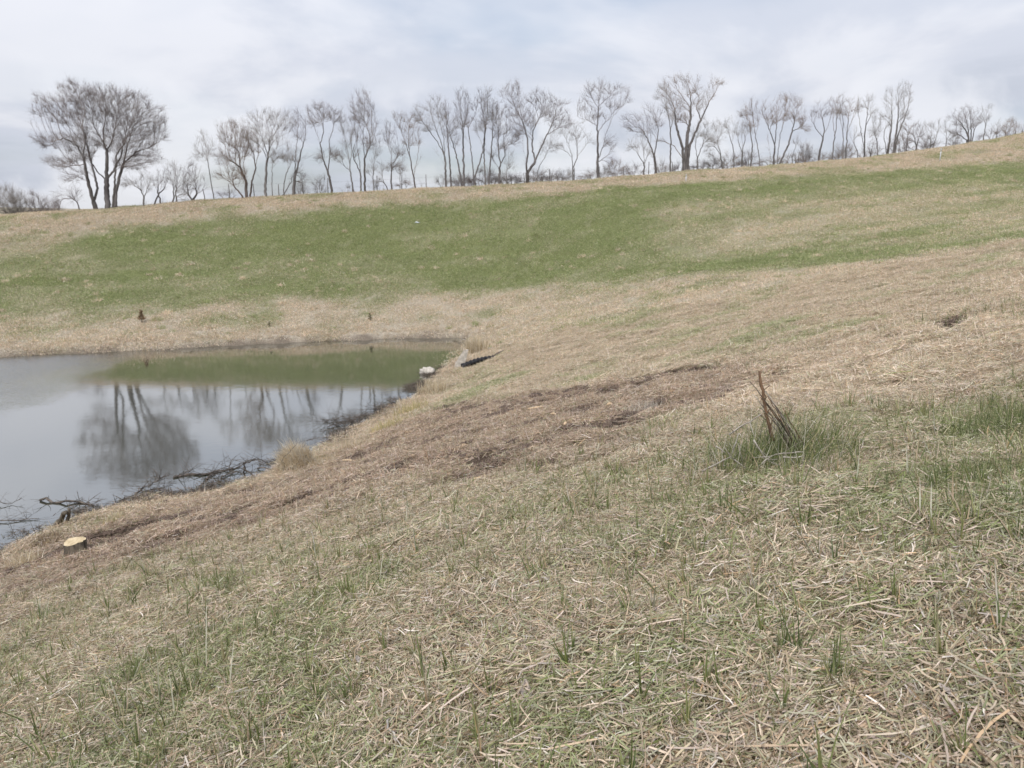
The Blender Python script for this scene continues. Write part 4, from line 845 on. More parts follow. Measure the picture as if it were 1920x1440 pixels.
# --- far right group
T('slim trunk with a dark brushed crown right of the two pronged tree', 5, [[(275, 772), (283, 660), (292, 560), (312, 420), (320, 260)], [(292, 540), (280, 400)]], [(285, 270, 42, 50), (335, 235, 45, 45), (310, 330, 60, 50)], 15, 1, dens=1.3, twk=2)
T('straight pole like trunk first of a close pair on the right', 5, [[(368, 762), (370, 640), (372, 500), (350, 400), (340, 300)]], [(350, 320, 45, 75)], 13, 1, dens=1.0)
T('forked second trunk of the close pair on the right', 5, [[(390, 760), (396, 640), (404, 500), (412, 400), (430, 270)], [(406, 500), (445, 400), (490, 300)], [(404, 520), (375, 430)]], [(430, 280, 55, 50), (480, 300, 30, 50), (400, 330, 50, 50)], 16, 1, dens=1.2, twk=2)
T('low leaning tree tucked under the forked pair', 5, [[(498, 735), (490, 650), (455, 570), (480, 500)]], [(470, 530, 40, 60)], 11, 1, dens=1.0)
T('thick based twin tree left of the tall upright poplars', 5, [[(552, 732), (552, 620), (555, 500), (572, 400), (590, 240)], [(545, 650), (528, 520), (505, 380), (500, 260)], [(560, 460), (610, 350)]], [(575, 260, 55, 60), (505, 290, 25, 50), (610, 320, 45, 60)], 20, 0, dens=1.0, twk=1)
T('bushy low growth beside the twin tree', 5, [[(600, 728), (612, 660), (625, 580)], [(604, 700), (590, 620)]], [(612, 630, 40, 65)], 12, 0, dens=1.5)
T('dark slim tree just left of the tall upright poplars', 5, [[(666, 722), (662, 600), (655, 500), (645, 390)], [(660, 560), (625, 440)], [(660, 540), (690, 470)]], [(655, 420, 50, 75), (640, 500, 35, 50)], 13, 0, dens=1.1, twk=1)
T('left hand tall poplar with narrow upright whips', 5, [[(740, 712), (765, 600), (772, 520), (758, 400), (740, 300), (735, 170)], [(770, 540), (790, 400), (785, 260), (780, 150)], [(748, 700), (735, 600), (720, 540)]], [(745, 230, 35, 80), (785, 240, 30, 90), (760, 380, 40, 90)], 24, 1, dens=1.0, twigs=1.6, name='poplar_tree')
T('right hand tall poplar, highest tree of the right end, with pale narrow whips', 5, [[(795, 705), (812, 600), (825, 500), (842, 350), (845, 220), (838, 110)], [(805, 680), (842, 520), (868, 400), (895, 300), (880, 130)], [(845, 510), (910, 340), (940, 200), (930, 140)]], [(845, 210, 35, 95), (890, 190, 35, 95), (930, 210, 28, 85), (890, 330, 45, 80)], 24, 1, dens=1.1, twigs=1.6, name='poplar_tree')
T('round brownish thicket tree to the right of the poplars', 5, [[(895, 690), (895, 600), (880, 520)], [(900, 680), (920, 580), (930, 500)], [(870, 695), (860, 600)]], [(890, 520, 75, 80), (900, 610, 60, 60)], 12, 2, dens=1.8, twigs=2.6, back=3)
T('dark crooked round tree over the skyline right of the thicket tree', 5, [[(975, 682), (1000, 630), (985, 560), (970, 500)], [(1000, 630), (1020, 540), (1030, 500)]], [(995, 510, 60, 75), (970, 580, 50, 50)], 17, 0, dens=2.0, twigs=2.6)
T('pale scrubby tree right of the dark crooked round tree', 5, [[(1115, 655), (1120, 580), (1125, 500)], [(1095, 660), (1090, 570)], [(1140, 650), (1165, 540), (1185, 450)]], [(1110, 500, 65, 80), (1170, 470, 40, 60), (1120, 590, 60, 45)], 11, 1, dens=1.2)
T('thin solitary tree halfway between the poplars and the dome shaped tree', 5, [[(1256, 637), (1256, 560), (1252, 480), (1245, 410)]], [(1255, 470, 45, 75), (1290, 550, 40, 50)], 10, 1, dens=0.9)
T('dark dome shaped tree fanning from one base near the right end', 5, [[(1448, 602), (1442, 540), (1415, 470), (1370, 400), (1320, 370)], [(1452, 602), (1445, 480), (1420, 360)], [(1462, 602), (1468, 480), (1460, 340)], [(1470, 600), (1490, 500), (1520, 400)], [(1440, 570), (1380, 520), (1330, 500)]],
  [(1440, 345, 85, 50), (1370, 390, 70, 50), (1500, 380, 55, 60), (1430, 430, 110, 60), (1350, 510, 60, 30)], 18, 0, dens=1.9, twigs=2.5)
T('lighter leaning tree touching the right of the dome shaped tree', 5, [[(1570, 577), (1582, 500), (1592, 420), (1600, 320)], [(1592, 420), (1570, 360)]], [(1600, 320, 50, 50), (1595, 390, 45, 50)], 12, 1, dens=1.2)
for i, (lab, cx, cy, rx, ry, k) in enumerate([
    ('low scrub tree just right of the leaning tree at the right end', 1690, 480, 40, 60, 1), ('small twiggy tree second from the right edge of the skyline', 1765, 490, 35, 50, 1),
    ('small twiggy tree nearest the right edge of the skyline', 1850, 485, 45, 42, 1), ('stubby tree cut by the right edge of the photo', 1912, 470, 25, 45, 1),
    ('low twigs left of the dome shaped tree', 1330, 560, 45, 45, 1), ('dark shrubby tree behind the foot of the left poplar', 760, 640, 40, 60, 0)]):
    by = cy + ry + 15
    T(lab, 5, [[(cx, by), (cx - 4, cy + ry * 0.3), (cx + 3, cy - ry * 0.5)], [(cx + 8, by), (cx + rx * 0.5, cy)], [(cx - 8, by), (cx - rx * 0.5, cy)]], [(cx, cy, rx, ry)], 9, k, dens=1.3, name='scrub_tree', group='low scrub trees on the skyline', cat='small tree')
for i, (lab, cr_, cx, cy, rx, ry, k) in enumerate([
    ('round pale scrub at the far left edge of the photo', 1, 60, 1050, 90, 110, 1), ('grey scrub second from the left edge', 1, 160, 1070, 70, 90, 1), ('dark scrub standing out left of the cottonwood', 1, 290, 1070, 70, 80, 0),
    ('low dark scrub right of the dark clump on the left', 1, 410, 1105, 60, 45, 0), ('dark shrub at the foot of the wide forked tree', 3, 980, 880, 50, 45, 0),
    ('dark shrub at the foot of the antler crowned tree', 3, 1400, 870, 50, 30, 2), ('dense thicket under the middle row left of the knotty tree', 3, 650, 890, 50, 45, 0),
    ('dense thicket between the knotty tree and the wide forked tree', 3, 800, 885, 80, 40, 0), ('purplish thicket right of the wide forked tree', 3, 1100, 870, 80, 35, 0),
    ('low thicket around the first trunks of the middle row', 3, 430, 910, 70, 45, 0), ('brown thicket at the left foot of the largest right hand cottonwood', 4, 540, 960, 60, 45, 0),
    ('thicket right of the largest right hand cottonwood', 4, 760, 950, 70, 45, 0), ('dark pointed thicket in front of the feathery tree', 4, 850, 930, 45, 55, 0),
    ('brambly thicket at the foot of the low fan crowned tree', 4, 1130, 930, 50, 50, 0), ('tall dark brushy thicket left of the snaking trunk', 4, 1690, 850, 60, 95, 0),
    ('reddish thicket at the foot of the brushed crown tree', 5, 330, 700, 60, 70, 2), ('dim thicket below the small crooked tree in the middle left', 2, 1430, 800, 50, 22, 1),
    ('scrub behind the foot of the two pronged snaking tree', 5, 50, 690, 40, 70, 1), ('thicket below the pale scrubby tree on the right', 5, 1110, 620, 60, 30, 0), ('pale thicket low between the fan tree and the thin group', 4, 1500, 940, 50, 30, 1),
    ('thin brush around the foot of the forked tree by the white cloud', 4, 390, 950, 50, 55, 1), ('thin brush just left of the broken snag', 2, 820, 800, 40, 50, 1), ('faint brush left of the looping forked tree', 2, 960, 770, 40, 60, 1)]):
    by = min(cy + ry + 6, {1: 1170 - cx * 0.06, 2: 920 - cx * 0.06, 3: 985 - cx * 0.075, 4: 1040 - cx * 0.06, 5: 800 - cx * 0.13}[cr_])
    sx = 1
    T(lab, cr_, [[(cx, by), (cx - 4, cy), (cx + 3, cy - ry * 0.5)], [(cx + 10, by), (cx + rx * 0.5, cy)], [(cx - 10, by), (cx - rx * 0.5, cy)], [(cx - 5, by), (cx - rx * 0.8, cy + ry * 0.4)], [(cx + 5, by), (cx + rx * 0.8, cy + ry * 0.4)]],
      [(cx, cy, rx, ry), (cx, cy + ry * 0.4, rx, ry * 0.6)], 7, k, dens=2.6, twigs=3.6, twl=0.7, back=4 if i > 3 else 12, name='thicket', group='leafless thickets behind the crest', cat='shrub', twk=(0 if k == 0 else k))
_rb = np.random.default_rng(77)
_one = ['first', 'second', 'third', 'fourth', 'fifth', 'sixth', 'seventh', 'eighth', 'ninth']
_ord = _one + ['tenth', 'eleventh', 'twelfth', 'thirteenth', 'fourteenth', 'fifteenth', 'sixteenth', 'seventeenth', 'eighteenth', 'nineteenth', 'twentieth'] + ['twenty ' + w for w in _one] + ['thirtieth'] + ['thirty ' + w for w in _one]
for _bi, u in enumerate([268, 300, 345, 392, 440, 520, 560, 590, 650, 715, 760, 800, 835, 862, 900, 940, 1010, 1060, 1110, 1160, 1190, 1240, 1330, 1365, 1400, 1450, 1480, 1530, 1580, 1620, 1650, 1690, 1745, 1790, 1860, 1900]):
    u = u + _rb.normal() * 6; cv = float(np.interp(u, _cu, [c[1] for c in CREST])); hh_ = (13 if u < 800 else 23) * (0.7 + 0.6 * _rb.random()); rw = 16 + 14 * _rb.random(); cu, cvv = u * 4, (cv - 120) * 4
    T('low thin grey brush on the skyline, %s clump counting from the left' % _ord[_bi], 1, [[(cu, cvv + 8), (cu - 4, cvv - hh_ * 1.5), (cu + 6, cvv - hh_ * 4)], [(cu + 14, cvv + 8), (cu + rw, cvv - hh_ * 2)], [(cu - 14, cvv + 8), (cu - rw, cvv - hh_ * 2)]],
      [(cu, cvv - hh_ * 2, rw * 3, hh_ * 2.2)], 6, int(_rb.integers(0, 3)), dens=1.1, twigs=2.8, twl=0.6, back=3.5, name='skyline_brush', group='grey brush along the skyline', cat='shrub')
def fence_posts():
    root_done = None
    pts = []
    for u in list(range(386, 1500, 46)):
        y = float(np.interp(u, _cu, _cy)) + 2.2; d = ray(u, 380); x = d[0] / d[1] * y; pts.append(np.array([x, y, gz(x, y)]))
    root = empty('wire_fence', pts[0]); tag(root, 'thin wire fence on rough posts running along the foot of the crest trees', 'fence')
    rg = np.random.default_rng(3)
    for p in pts:
        b = MB(); q = p - pts[0]; h = 0.85 + 0.4 * rg.random(); ln = rg.normal(size=2) * 0.06
        b.tube([q + [0, 0, -0.3], q + [ln[0] * .5, ln[1] * .5, h * .5], q + [ln[0], ln[1], h]], [0.035, 0.032, 0.028], 6); b.build('post', M_POST, root)
    for hz in (0.5, 0.95):
        b = MB()
        for a, c in zip(pts[:-1], pts[1:]):
            a2, c2 = a - pts[0] + [0, -0.06, hz], c - pts[0] + [0, -0.06, hz]; b.tube([a2, (a2 + c2) / 2 - [0, 0, 0.05], c2], 0.004, 3, cap=False)
        b.build('wire', M_WIRE, root)
fence_posts()
for lab, u, v, h in (('short white marker post below the largest right hand cottonwood', 1286, 339, 0.55), ('white marker post on the crest left of the dome shaped tree', 1762, 302, 0.95)):
    p = gp(u, v); r = empty('marker_post', p); tag(r, lab, 'marker post', 'white marker posts near the crest')
    MB().tube([(0, 0, -0.2), (0, 0, h * 0.75)], 0.028, 8).build('post', M_WHITE, r); MB().tube([(0, 0, h * 0.75), (0, 0, h * 0.97), (0, 0, h)], [0.032, 0.032, 0.02], 8).build('cap', M_WHITE, r)

# ------------------------------------------------------------------ things on the slope and in the pond
def wob(P, rg, a, sub=3):
    P = np.asarray(P, float); out = [P[0]]
    for p, q in zip(P[:-1], P[1:]):
        L = np.linalg.norm(q - p)
        for k in range(1, sub + 1): out.append(p + (q - p) * k / sub + (rg.normal(size=3) * a * L if k < sub else 0))
    return np.array(out)
C8 = lambda a, b: (a / 3.2, 800 + b / 3.2)
C7 = lambda a, b: (440 + a / 3.692, 560 + b / 3.692)
def water_pt(u, v, h=0.0):
    """point h above the water; the pixel is where the wood is seen"""
    d = ray(u, v); t = (h - CAM_H) / d[2]; return np.array([d[0] * t, d[1] * t, h])
def branch(name, label, pts, r0, mat, cat='branch', group=None, twigs=6, tl=0.5, seed=0, upz=0.4, r1=None):
    """pts: list of 3d points"""
    rg = np.random.default_rng(seed + 50); P = np.array(pts); o = P[0].copy()
    if mat is M_WET: twigs = int(twigs * 2.6); r0 *= 0.62; r1 = None if r1 is None else r1 * 0.62
    Q = wob(P - o, rg, 0.05); m = len(Q)
    root = empty(name, o); tag(root, label, cat, group)
    MB().tube(Q, np.linspace(r0, r1 if r1 else r0 * 0.35, m), 6).build('stem', mat, root)
    if twigs:
        b = MB()
        for _ in range(twigs):
            i = rg.integers(1, m); d = rg.normal(size=3) * [1, 1, upz]; d[2] = abs(d[2]) * 0.8; d /= np.linalg.norm(d); L = tl * (0.4 + rg.random())
            e = d + rg.normal(size=3) * 0.35; b.tube([Q[i], Q[i] + d * L * 0.5, Q[i] + d * L * 0.5 + e * L * 0.4], [r0 * 0.26, r0 * 0.2, r0 * 0.1], 4)
            if rg.random() < 0.6:
                f = d + rg.normal(size=3) * 0.7; b.tube([Q[i] + d * L * 0.4, Q[i] + d * L * 0.4 + f * L * 0.35], [r0 * 0.18, r0 * 0.08], 3)
        b.build('twigs', mat, root)['kind'] = 'stuff'
    return root
FG = 'dark branches lying in the pond'
W8 = lambda a, b, h=0.02: water_pt(*C8(a, b), h)
branch('fallen_branch', 'longest dark branch lying in the water left of the straw tussock', [W8(1040, 304), W8(1120, 285), W8(1230, 287), W8(1330, 262), W8(1440, 238), W8(1500, 205, 0.15)], 0.045, M_WET, group=FG, twigs=14, tl=0.6, seed=1)
branch('fallen_branch', 'dark branch just below the longest one in the water', [W8(1235, 318), W8(1290, 275), W8(1400, 250)], 0.035, M_WET, group=FG, twigs=6, seed=2)
branch('fallen_branch', 'short dark branch pointing at the bank under the longest one', [W8(1325, 306), W8(1380, 282), W8(1440, 265)], 0.03, M_WET, group=FG, twigs=4, seed=3)
branch('arching_branch', 'grey branch arching out of the water and back into the bank', [W8(1470, 300, 0.0), W8(1462, 230, 0.35), W8(1510, 200, 0.5), W8(1560, 195, 0.45), W8(1612, 228, 0.2)], 0.028, M_WET, group=FG, twigs=7, seed=4)
branch('fallen_branch', 'curved branch dropping from the arch to the muddy edge', [W8(1460, 245, 0.25), W8(1510, 285, 0.12), W8(1540, 322, 0.05), W8(1545, 350, 0.02)], 0.03, M_WET, group=FG, twigs=5, seed=5)
branch('fallen_branch', 'dark stick between the arch and the straw tussock', [W8(1545, 250), W8(1620, 258), W8(1700, 268)], 0.03, M_WET, group=FG, twigs=4, seed=6)
branch('forked_branch', 'crooked forked branch in the middle of the near water', [W8(800, 422), W8(850, 372, 0.05), W8(920, 335, 0.25), W8(965, 308, 0.35)], 0.035, M_WET, group=FG, twigs=12, tl=0.5, seed=7)
branch('fallen_branch', 'thin pale stick running right from the crooked fork', [W8(850, 385), W8(930, 378), W8(1030, 342)], 0.02, M_WET, group=FG, twigs=3, seed=8)
branch('fallen_log', 'long dark mossy log floating near the left bank', [W8(240, 441), W8(360, 455), W8(480, 452), W8(560, 470)], 0.045, M_WET, cat='log', group=FG, twigs=8, tl=0.4, seed=9, r1=0.03)
branch('fallen_branch', 'straight stick in the water at the left edge of the photo', [W8(-30, 568), W8(100, 563), W8(235, 550)], 0.022, M_WET, group=FG, twigs=5, seed=10)
branch('fallen_branch', 'bent twig sticking up at the left edge of the pond', [W8(-10, 430, 0.1), W8(20, 460, 0.05), W8(70, 462, 0.02), W8(130, 430, 0.1)], 0.016, M_WET, group=FG, twigs=4, seed=11)
branch('fallen_log', 'dark log end pointing right beside the muddy edge', [W8(640, 490), W8(700, 465, 0.06), W8(765, 426, 0.12)], 0.055, M_WET, cat='log', group=FG, twigs=5, tl=0.3, seed=12, r1=0.03)
branch('fallen_branch', 'dark tangled branch along the left waterline', [W8(440, 510), W8(530, 515), W8(600, 500), W8(680, 492)], 0.035, M_WET, group=FG, twigs=10, tl=0.4, seed=13)
branch('fallen_branch', 'sunken dark branch below the tangled one', [W8(420, 582), W8(500, 572), W8(580, 556)], 0.04, M_WET, group=FG, twigs=6, tl=0.35, seed=14)
branch('broken_stub', 'thick broken stub leaning right at the left bank', [W8(320, 620), W8(350, 570, 0.15), W8(395, 515, 0.42)], 0.055, M_STUMPBARK, cat='stump', group='broken stubs on the left bank', twigs=0, seed=15, r1=0.045)
branch('broken_stub', 'upright broken stub right of the leaning stub', [W8(395, 610), W8(405, 560, 0.2), W8(415, 492, 0.45)], 0.04, M_STUMPBARK, cat='stump', group='broken stubs on the left bank', twigs=0, seed=16, r1=0.03)
branch('fallen_log', 'dark rotten log at the foot of the two stubs', [W8(240, 650), W8(290, 635, 0.05), W8(350, 628, 0.05)], 0.075, M_WET, cat='log', group=FG, twigs=7, tl=0.3, seed=17, r1=0.05)
branch('bare_twig', 'thin bare twig slanting over the water in the lower left corner of the pond', [W8(105, 700, 0.1), W8(80, 630, 0.3), W8(40, 545, 0.6)], 0.010, M_WET, cat='twig', twigs=5, tl=0.3, seed=18)
branch('arching_twig', 'long thin twig arching out of the tussock over the water', [W8(1700, 275, 0.1), W8(1705, 180, 0.6), W8(1790, 95, 0.9), W8(1905, 68, 0.9)], 0.010, M_WET, cat='twig', twigs=7, tl=0.35, seed=19)
W7 = lambda a, b, h=0.02: water_pt(*C7(a, b), h)
branch('arching_twig', 'dark twig arching over the water right of the straw tussock', [W7(500, 985, 0.3), W7(560, 965, 0.4), W7(640, 965, 0.35), W7(665, 985, 0.2)], 0.014, M_WET, cat='twig', twigs=6, tl=0.4, seed=20)
for i, (a, b) in enumerate([((690, 880), (860, 860)), ((740, 905), (940, 885)), ((640, 890), (800, 840)), ((800, 860), (930, 790)), ((620, 850), (700, 840)), ((960, 770), (1010, 765))]):
    branch('reed_debris', ['flat raft of dead reeds off the near bank', 'reed raft closest to the near bank', 'thin reeds floating furthest left of the raft', 'reeds slanting up right beside the raft', 'short floating reed by itself left of the raft', 'dark lump of debris at the head of the inlet'][i],
           [W7(*a), W7((a[0] + b[0]) / 2, (a[1] + b[1]) / 2 - 6, 0.06), W7(*b)], 0.022, M_WET, cat='debris', group='dead reeds floating at the inlet', twigs=14, tl=0.7, seed=30 + i, upz=0.35)
# lump helper
def lump(name, mat, R_, seed, parent=None, loc=(0, 0, 0), rough=0.25, seg=(18, 12), flat=0.0):
    rg = np.random.default_rng(seed); off = rg.random(2) * 50; V, F = [], []
    nu, nv = seg
    for j in range(nv + 1):
        ph = math.pi * j / nv
        for i in range(nu):
            th = 2 * math.pi * i / nu; d = np.array([math.sin(ph) * math.cos(th), math.sin(ph) * math.sin(th), math.cos(ph)])
            k = 1 + rough * (2 * float(fbm(np.array([d[0] * 2 + d[2] * 1.3 + off[0]]), np.array([d[1] * 2 - d[2] + off[1]]), 3)[0]) - 1)
            V.append(d * np.array(R_) * k)
    for j in range(nv):
        for i in range(nu): F.append((j * nu + i, j * nu + (i + 1) % nu, (j + 1) * nu + (i + 1) % nu, (j + 1) * nu + i))
    return mesh_obj(name, V, F, mat, parent, True, loc)
# stump with a fresh cut face
def stump():
    p = gp(143, 1043); r = empty('tree_stump', p); tag(r, 'low tree stump with a pale fresh cut top on the near bank', 'stump')
    rg = np.random.default_rng(2); n = 28; V, F = [], []; H = 0.215
    prof = [(-0.12, 1.25), (0.0, 1.12), (0.05, 1.03), (0.12, 1.0), (H, 0.98)]
    wv = 1 + 0.10 * np.sin(np.arange(n) * 2 * math.pi / n * 3 + 1) + 0.05 * rg.normal(size=n)
    for z, k in prof:
        for i in range(n):
            a = 2 * math.pi * i / n; V.append((0.185 * k * wv[i] * math.cos(a), 0.105 * k * wv[i] * math.sin(a), z + (0.0 if z < 0.1 else 0.03 * math.cos(a) + 0.03 * k * wv[i] * math.sin(a))))
    for j in range(len(prof) - 1):
        for i in range(n): F.append((j * n + i, j * n + (i + 1) % n, (j + 1) * n + (i + 1) % n, (j + 1) * n + i))
    mesh_obj('bark', V, F, M_STUMPBARK, r)
    top = [(v[0] * 0.97, v[1] * 0.97, v[2] + 0.004) for v in V[-n:]]
    mid = [(v[0] * 0.5, v[1] * 0.5, v[2] * 1 + 0.006 + 0.004 * rg.normal()) for v in V[-n:]]
    FT = [(i, (i + 1) % n, n + (i + 1) % n, n + i) for i in range(n)] + [tuple(range(n, 2 * n))]
    mesh_obj('cut_face', top + mid, FT, M_CUT, r)
stump()
# rock in the water, leaning slab, black corrugated pipe
p = water_pt(802, 700, 0.0); o = lump('pale_rock', M_STONE, (0.27, 0.18, 0.20), 4, loc=p + [0, 0, 0.03], rough=0.9); tag(o, 'pale grey rock standing in the shallow water near the slab', 'rock')
p = water_pt(862, 695, 0.05); r = empty('leaning_slab', p); tag(r, 'pale grey slab leaning upright against the black pipe', 'slab')
b = MB(); 
def slab():
    V, F = [], []; w0, w1, h, t = 0.20, 0.12, 0.82, 0.09
    for z, w, s in ((-0.25, w0, -0.1), (0.3, w0 * 0.95, 0.02), (h * 0.85, w1, 0.2), (h, w1 * 0.7, 0.26)):
        V += [(s - w, -t, z), (s + w, -t * 0.8, z * 1.01), (s + w, t, z), (s - w, t, z * 0.98)]
    for j in range(3):
        for i in range(4): F.append((4 * j + i, 4 * j + (i + 1) % 4, 4 * j + 4 + (i + 1) % 4, 4 * j + 4 + i))
    F += [(3, 2, 1, 0), (12, 13, 14, 15)]
    mesh_obj('slab', V, F, M_STONE, r, False)
slab()
def pipe():
    a, c = gp(868, 690), gp(925, 672); a = a + [0, 0, 0.12]; c = c + [0, 0, 0.04]; L = np.linalg.norm(c - a); m = 90
    ts = np.linspace(0, 1, m); P = [(c - a) * t + np.array([0, 0, 0.06 * math.sin(t * 3.1)]) for t in ts]
    rad = 0.095 + 0.012 * np.sign(np.sin(ts * L / 0.075 * math.pi))
    root = empty('corrugated_pipe', a); tag(root, 'black corrugated drain pipe half buried in the bank at the head of the pond', 'pipe')
    MB().tube(P, rad, 14, cap=False).build('hose', M_BLACK, root, smooth=False)
    MB().tube([P[0] - (c - a) / L * 0.05, P[0]], [0.115, 0.115], 14, cap=False).build('collar', M_BLACK, root)
    p2 = gp(945, 662) - a
    MB().tube([P[-1] * 0.98 + [0, 0, 0.02], (P[-1] + p2) / 2 + [0, 0, 0.06], p2 + [0, 0, 0.03]], [0.06, 0.05, 0.03], 8).build('root_end', M_WET, root)
pipe()
# tussocks of dead or green grass: one thing each
def tussock(name, label, p, n, L, spread, cols, wd=(0.006, 0.012), seed=0, group=None, lean=(0, 0), fan=0.5, up=1.0, cat='grass clump', core=0.6, col_gain=1.0):
    rg = np.random.default_rng(seed + 300); root = empty(name, p); tag(root, label, cat, group)
    V, F, Cc = [], [], []
    for _ in range(n):
        a = rg.random() * 2 * math.pi; rr = spread * rg.random() ** core; x, y = rr * math.cos(a), rr * math.sin(a) * 0.8
        z = gz(p[0] + x, p[1] + y) - p[2] - 0.01
        th = abs(rg.normal()) * fan; az = rg.random() * 2 * math.pi; l = L[0] + (L[1] - L[0]) * rg.random() ** 1.5
        d = np.array([math.cos(az) * math.sin(th) + lean[0], math.sin(az) * math.sin(th) + lean[1], math.cos(th) * up]); d /= np.linalg.norm(d)
        side = np.cross(d, rg.normal(size=3)); side /= np.linalg.norm(side); w = wd[0] + (wd[1] - wd[0]) * rg.random()
        sag = 0.15 + 0.5 * rg.random() * (th > 0.3); c = cols[rg.integers(0, len(cols))]; c = np.array(c) * (0.75 + 0.5 * rg.random())
        b0 = len(V)
        for k in range(4):
            t = k / 3; q = np.array([x, y, z]) + d * l * t - np.array([0, 0, sag * l * t * t * 0.5]) + np.array([lean[0], lean[1], 0]) * l * t * t * 0.2
            V += [q - side * w * (1 - 0.8 * t) / 2, q + side * w * (1 - 0.8 * t) / 2]; Cc += [c, c]
            if k: F.append((b0 + 2 * k - 2, b0 + 2 * k - 1, b0 + 2 * k + 1, b0 + 2 * k))
    o = mesh_obj('blades', V, np.array(F), M_TUFT, root, False)
    at = o.data.color_attributes.new('tint', 'FLOAT_COLOR', 'POINT'); arr = np.ones((len(V), 4), np.float32); arr[:, :3] = np.array(Cc) * col_gain; at.data.foreach_set('color', arr.ravel())  # plain colour factor, makes some straw clumps paler
    return root
def mat_tuft():
    m, nt, out = mat_new('tussock_blades'); n, l = nt.nodes, nt.links
    a = n.new('ShaderNodeAttribute'); a.attribute_name = 'tint'
    df = n.new('ShaderNodeBsdfDiffuse'); tr = n.new('ShaderNodeBsdfTranslucent'); l.new(a.outputs['Color'], df.inputs[0]); l.new(a.outputs['Color'], tr.inputs[0])
    x = n.new('ShaderNodeMixShader'); x.inputs[0].default_value = 0.25; l.new(df.outputs[0], x.inputs[1]); l.new(tr.outputs[0], x.inputs[2]); l.new(x.outputs[0], out.inputs[0]); return m
M_TUFT = mat_tuft()
STRAW = [(0.60, 0.50, 0.34), (0.66, 0.57, 0.41), (0.50, 0.41, 0.27), (0.42, 0.33, 0.22), (0.68, 0.62, 0.50)]
PALE = [(0.58, 0.53, 0.45), (0.66, 0.62, 0.54), (0.48, 0.43, 0.36)]
YEL = [(0.62, 0.52, 0.28), (0.56, 0.46, 0.24), (0.48, 0.42, 0.24), (0.40, 0.38, 0.20)]
GRN = [(0.12, 0.16, 0.06), (0.17, 0.205, 0.08), (0.09, 0.125, 0.05), (0.22, 0.245, 0.11), (0.28, 0.29, 0.16)]
GS = 'clumps of grass along the near shore'
# big straw covered hump by the water
p = gp(556, 876); root = tussock('straw_hump', 'big hump of matted straw coloured grass at the water edge', p + [0, 0, 0.0], 1700, (0.15, 0.5), 0.42, STRAW + PALE, seed=1, col_gain=1.2, fan=0.7, lean=(-0.1, -0.35), cat='grass clump')
lump('mound', M_MOUND, (0.42, 0.34, 0.40), 8, parent=root, loc=(0, 0.05, 0.0), rough=0.3)
b_ = root.children[0]
# straw draped over the mound: lift blades that start on it
me = b_.data; co = np.empty(len(me.vertices) * 3); me.vertices.foreach_get('co', co); co = co.reshape(-1, 8, 3); s0 = co[:, 0, :2]; rr_ = np.clip(1 - (s0[:, 0] / 0.44) ** 2 - ((s0[:, 1] - 0.05) / 0.36) ** 2, 0, 1)
co[:, :, 2] += (np.sqrt(rr_) * 0.38)[:, None]; me.vertices.foreach_set('co', co.ravel()); me.update()
tussock('dry_grass_clump', 'tall pale yellow grass clump at the head of the pond behind the pipe', gp(893, 662), 500, (0.4, 1.0), 0.45, STRAW, wd=(0.012, 0.02), seed=2, group=GS, fan=0.35)
tussock('dry_grass_clump', 'feathery pale grass clump on the near bank below the rock', gp(812, 735), 600, (0.25, 0.65), 0.55, STRAW, wd=(0.01, 0.016), seed=3, group=GS, fan=0.45)
tussock('dry_grass_clump', 'yellowish grass clump on the near bank left of the feathery one', gp(770, 775), 450, (0.2, 0.5), 0.5, YEL, wd=(0.01, 0.016), seed=4, group=GS, fan=0.45)
tussock('dry_grass_clump', 'olive grass clump further down the near bank beside the reed raft', gp(725, 805), 400, (0.15, 0.42), 0.45, YEL, wd=(0.008, 0.014), seed=5, group=GS, fan=0.5)
tussock('dry_grass_clump', 'brown grass clump midway between the raft and the straw hump', gp(665, 838), 350, (0.15, 0.35), 0.4, STRAW, wd=(0.007, 0.012), seed=6, group=GS, fan=0.5)
tussock('dry_grass_clump', 'low straw clump immediately right of the straw hump', gp(600, 868), 350, (0.12, 0.32), 0.35, STRAW, wd=(0.007, 0.012), seed=7, group=GS, fan=0.6)
tussock('dry_grass_clump', 'bright yellow grass clump in the lower left corner of the pond', gp(45, 1062), 420, (0.12, 0.34), 0.28, STRAW, seed=8, group=GS, fan=0.55, col_gain=1.1)
tussock('dry_grass_clump', 'yellow grass clump between the stump and the stubs', gp(215, 985), 220, (0.08, 0.25), 0.22, YEL, seed=9, group=GS, fan=0.5)
tussock('dry_grass_clump', 'dark tangled clump left of the stump at the water edge', gp(85, 1025), 420, (0.1, 0.3), 0.3, [(0.16, 0.12, 0.09), (0.26, 0.20, 0.14), (0.40, 0.32, 0.2)], seed=10, group=GS, fan=0.7)
tussock('dry_grass_clump', 'pale clump above the mown slope left of the rusty stalk', gp(1205, 762), 320, (0.08, 0.26), 0.3, PALE, wd=(0.004, 0.007), seed=11, fan=0.4)
tussock('green_grass_clump', 'dark green clump cut by the right edge at mid height', gp(1895, 800), 1900, (0.08, 0.32), 0.55, GRN, wd=(0.004, 0.007), seed=12, group='dark green clumps at the right edge', fan=0.6)
tussock('green_grass_clump', 'blue green clump just below the one at the right edge', gp(1840, 915), 800, (0.08, 0.24), 0.34, GRN, wd=(0.003, 0.006), seed=13, group='dark green clumps at the right edge', fan=0.5)
tussock('green_grass_clump', 'green clump low at the right edge with bleached blades', gp(1885, 975), 800, (0.06, 0.22), 0.34, GRN + PALE[:1], wd=(0.003, 0.006), seed=14, group='dark green clumps at the right edge', fan=0.5)
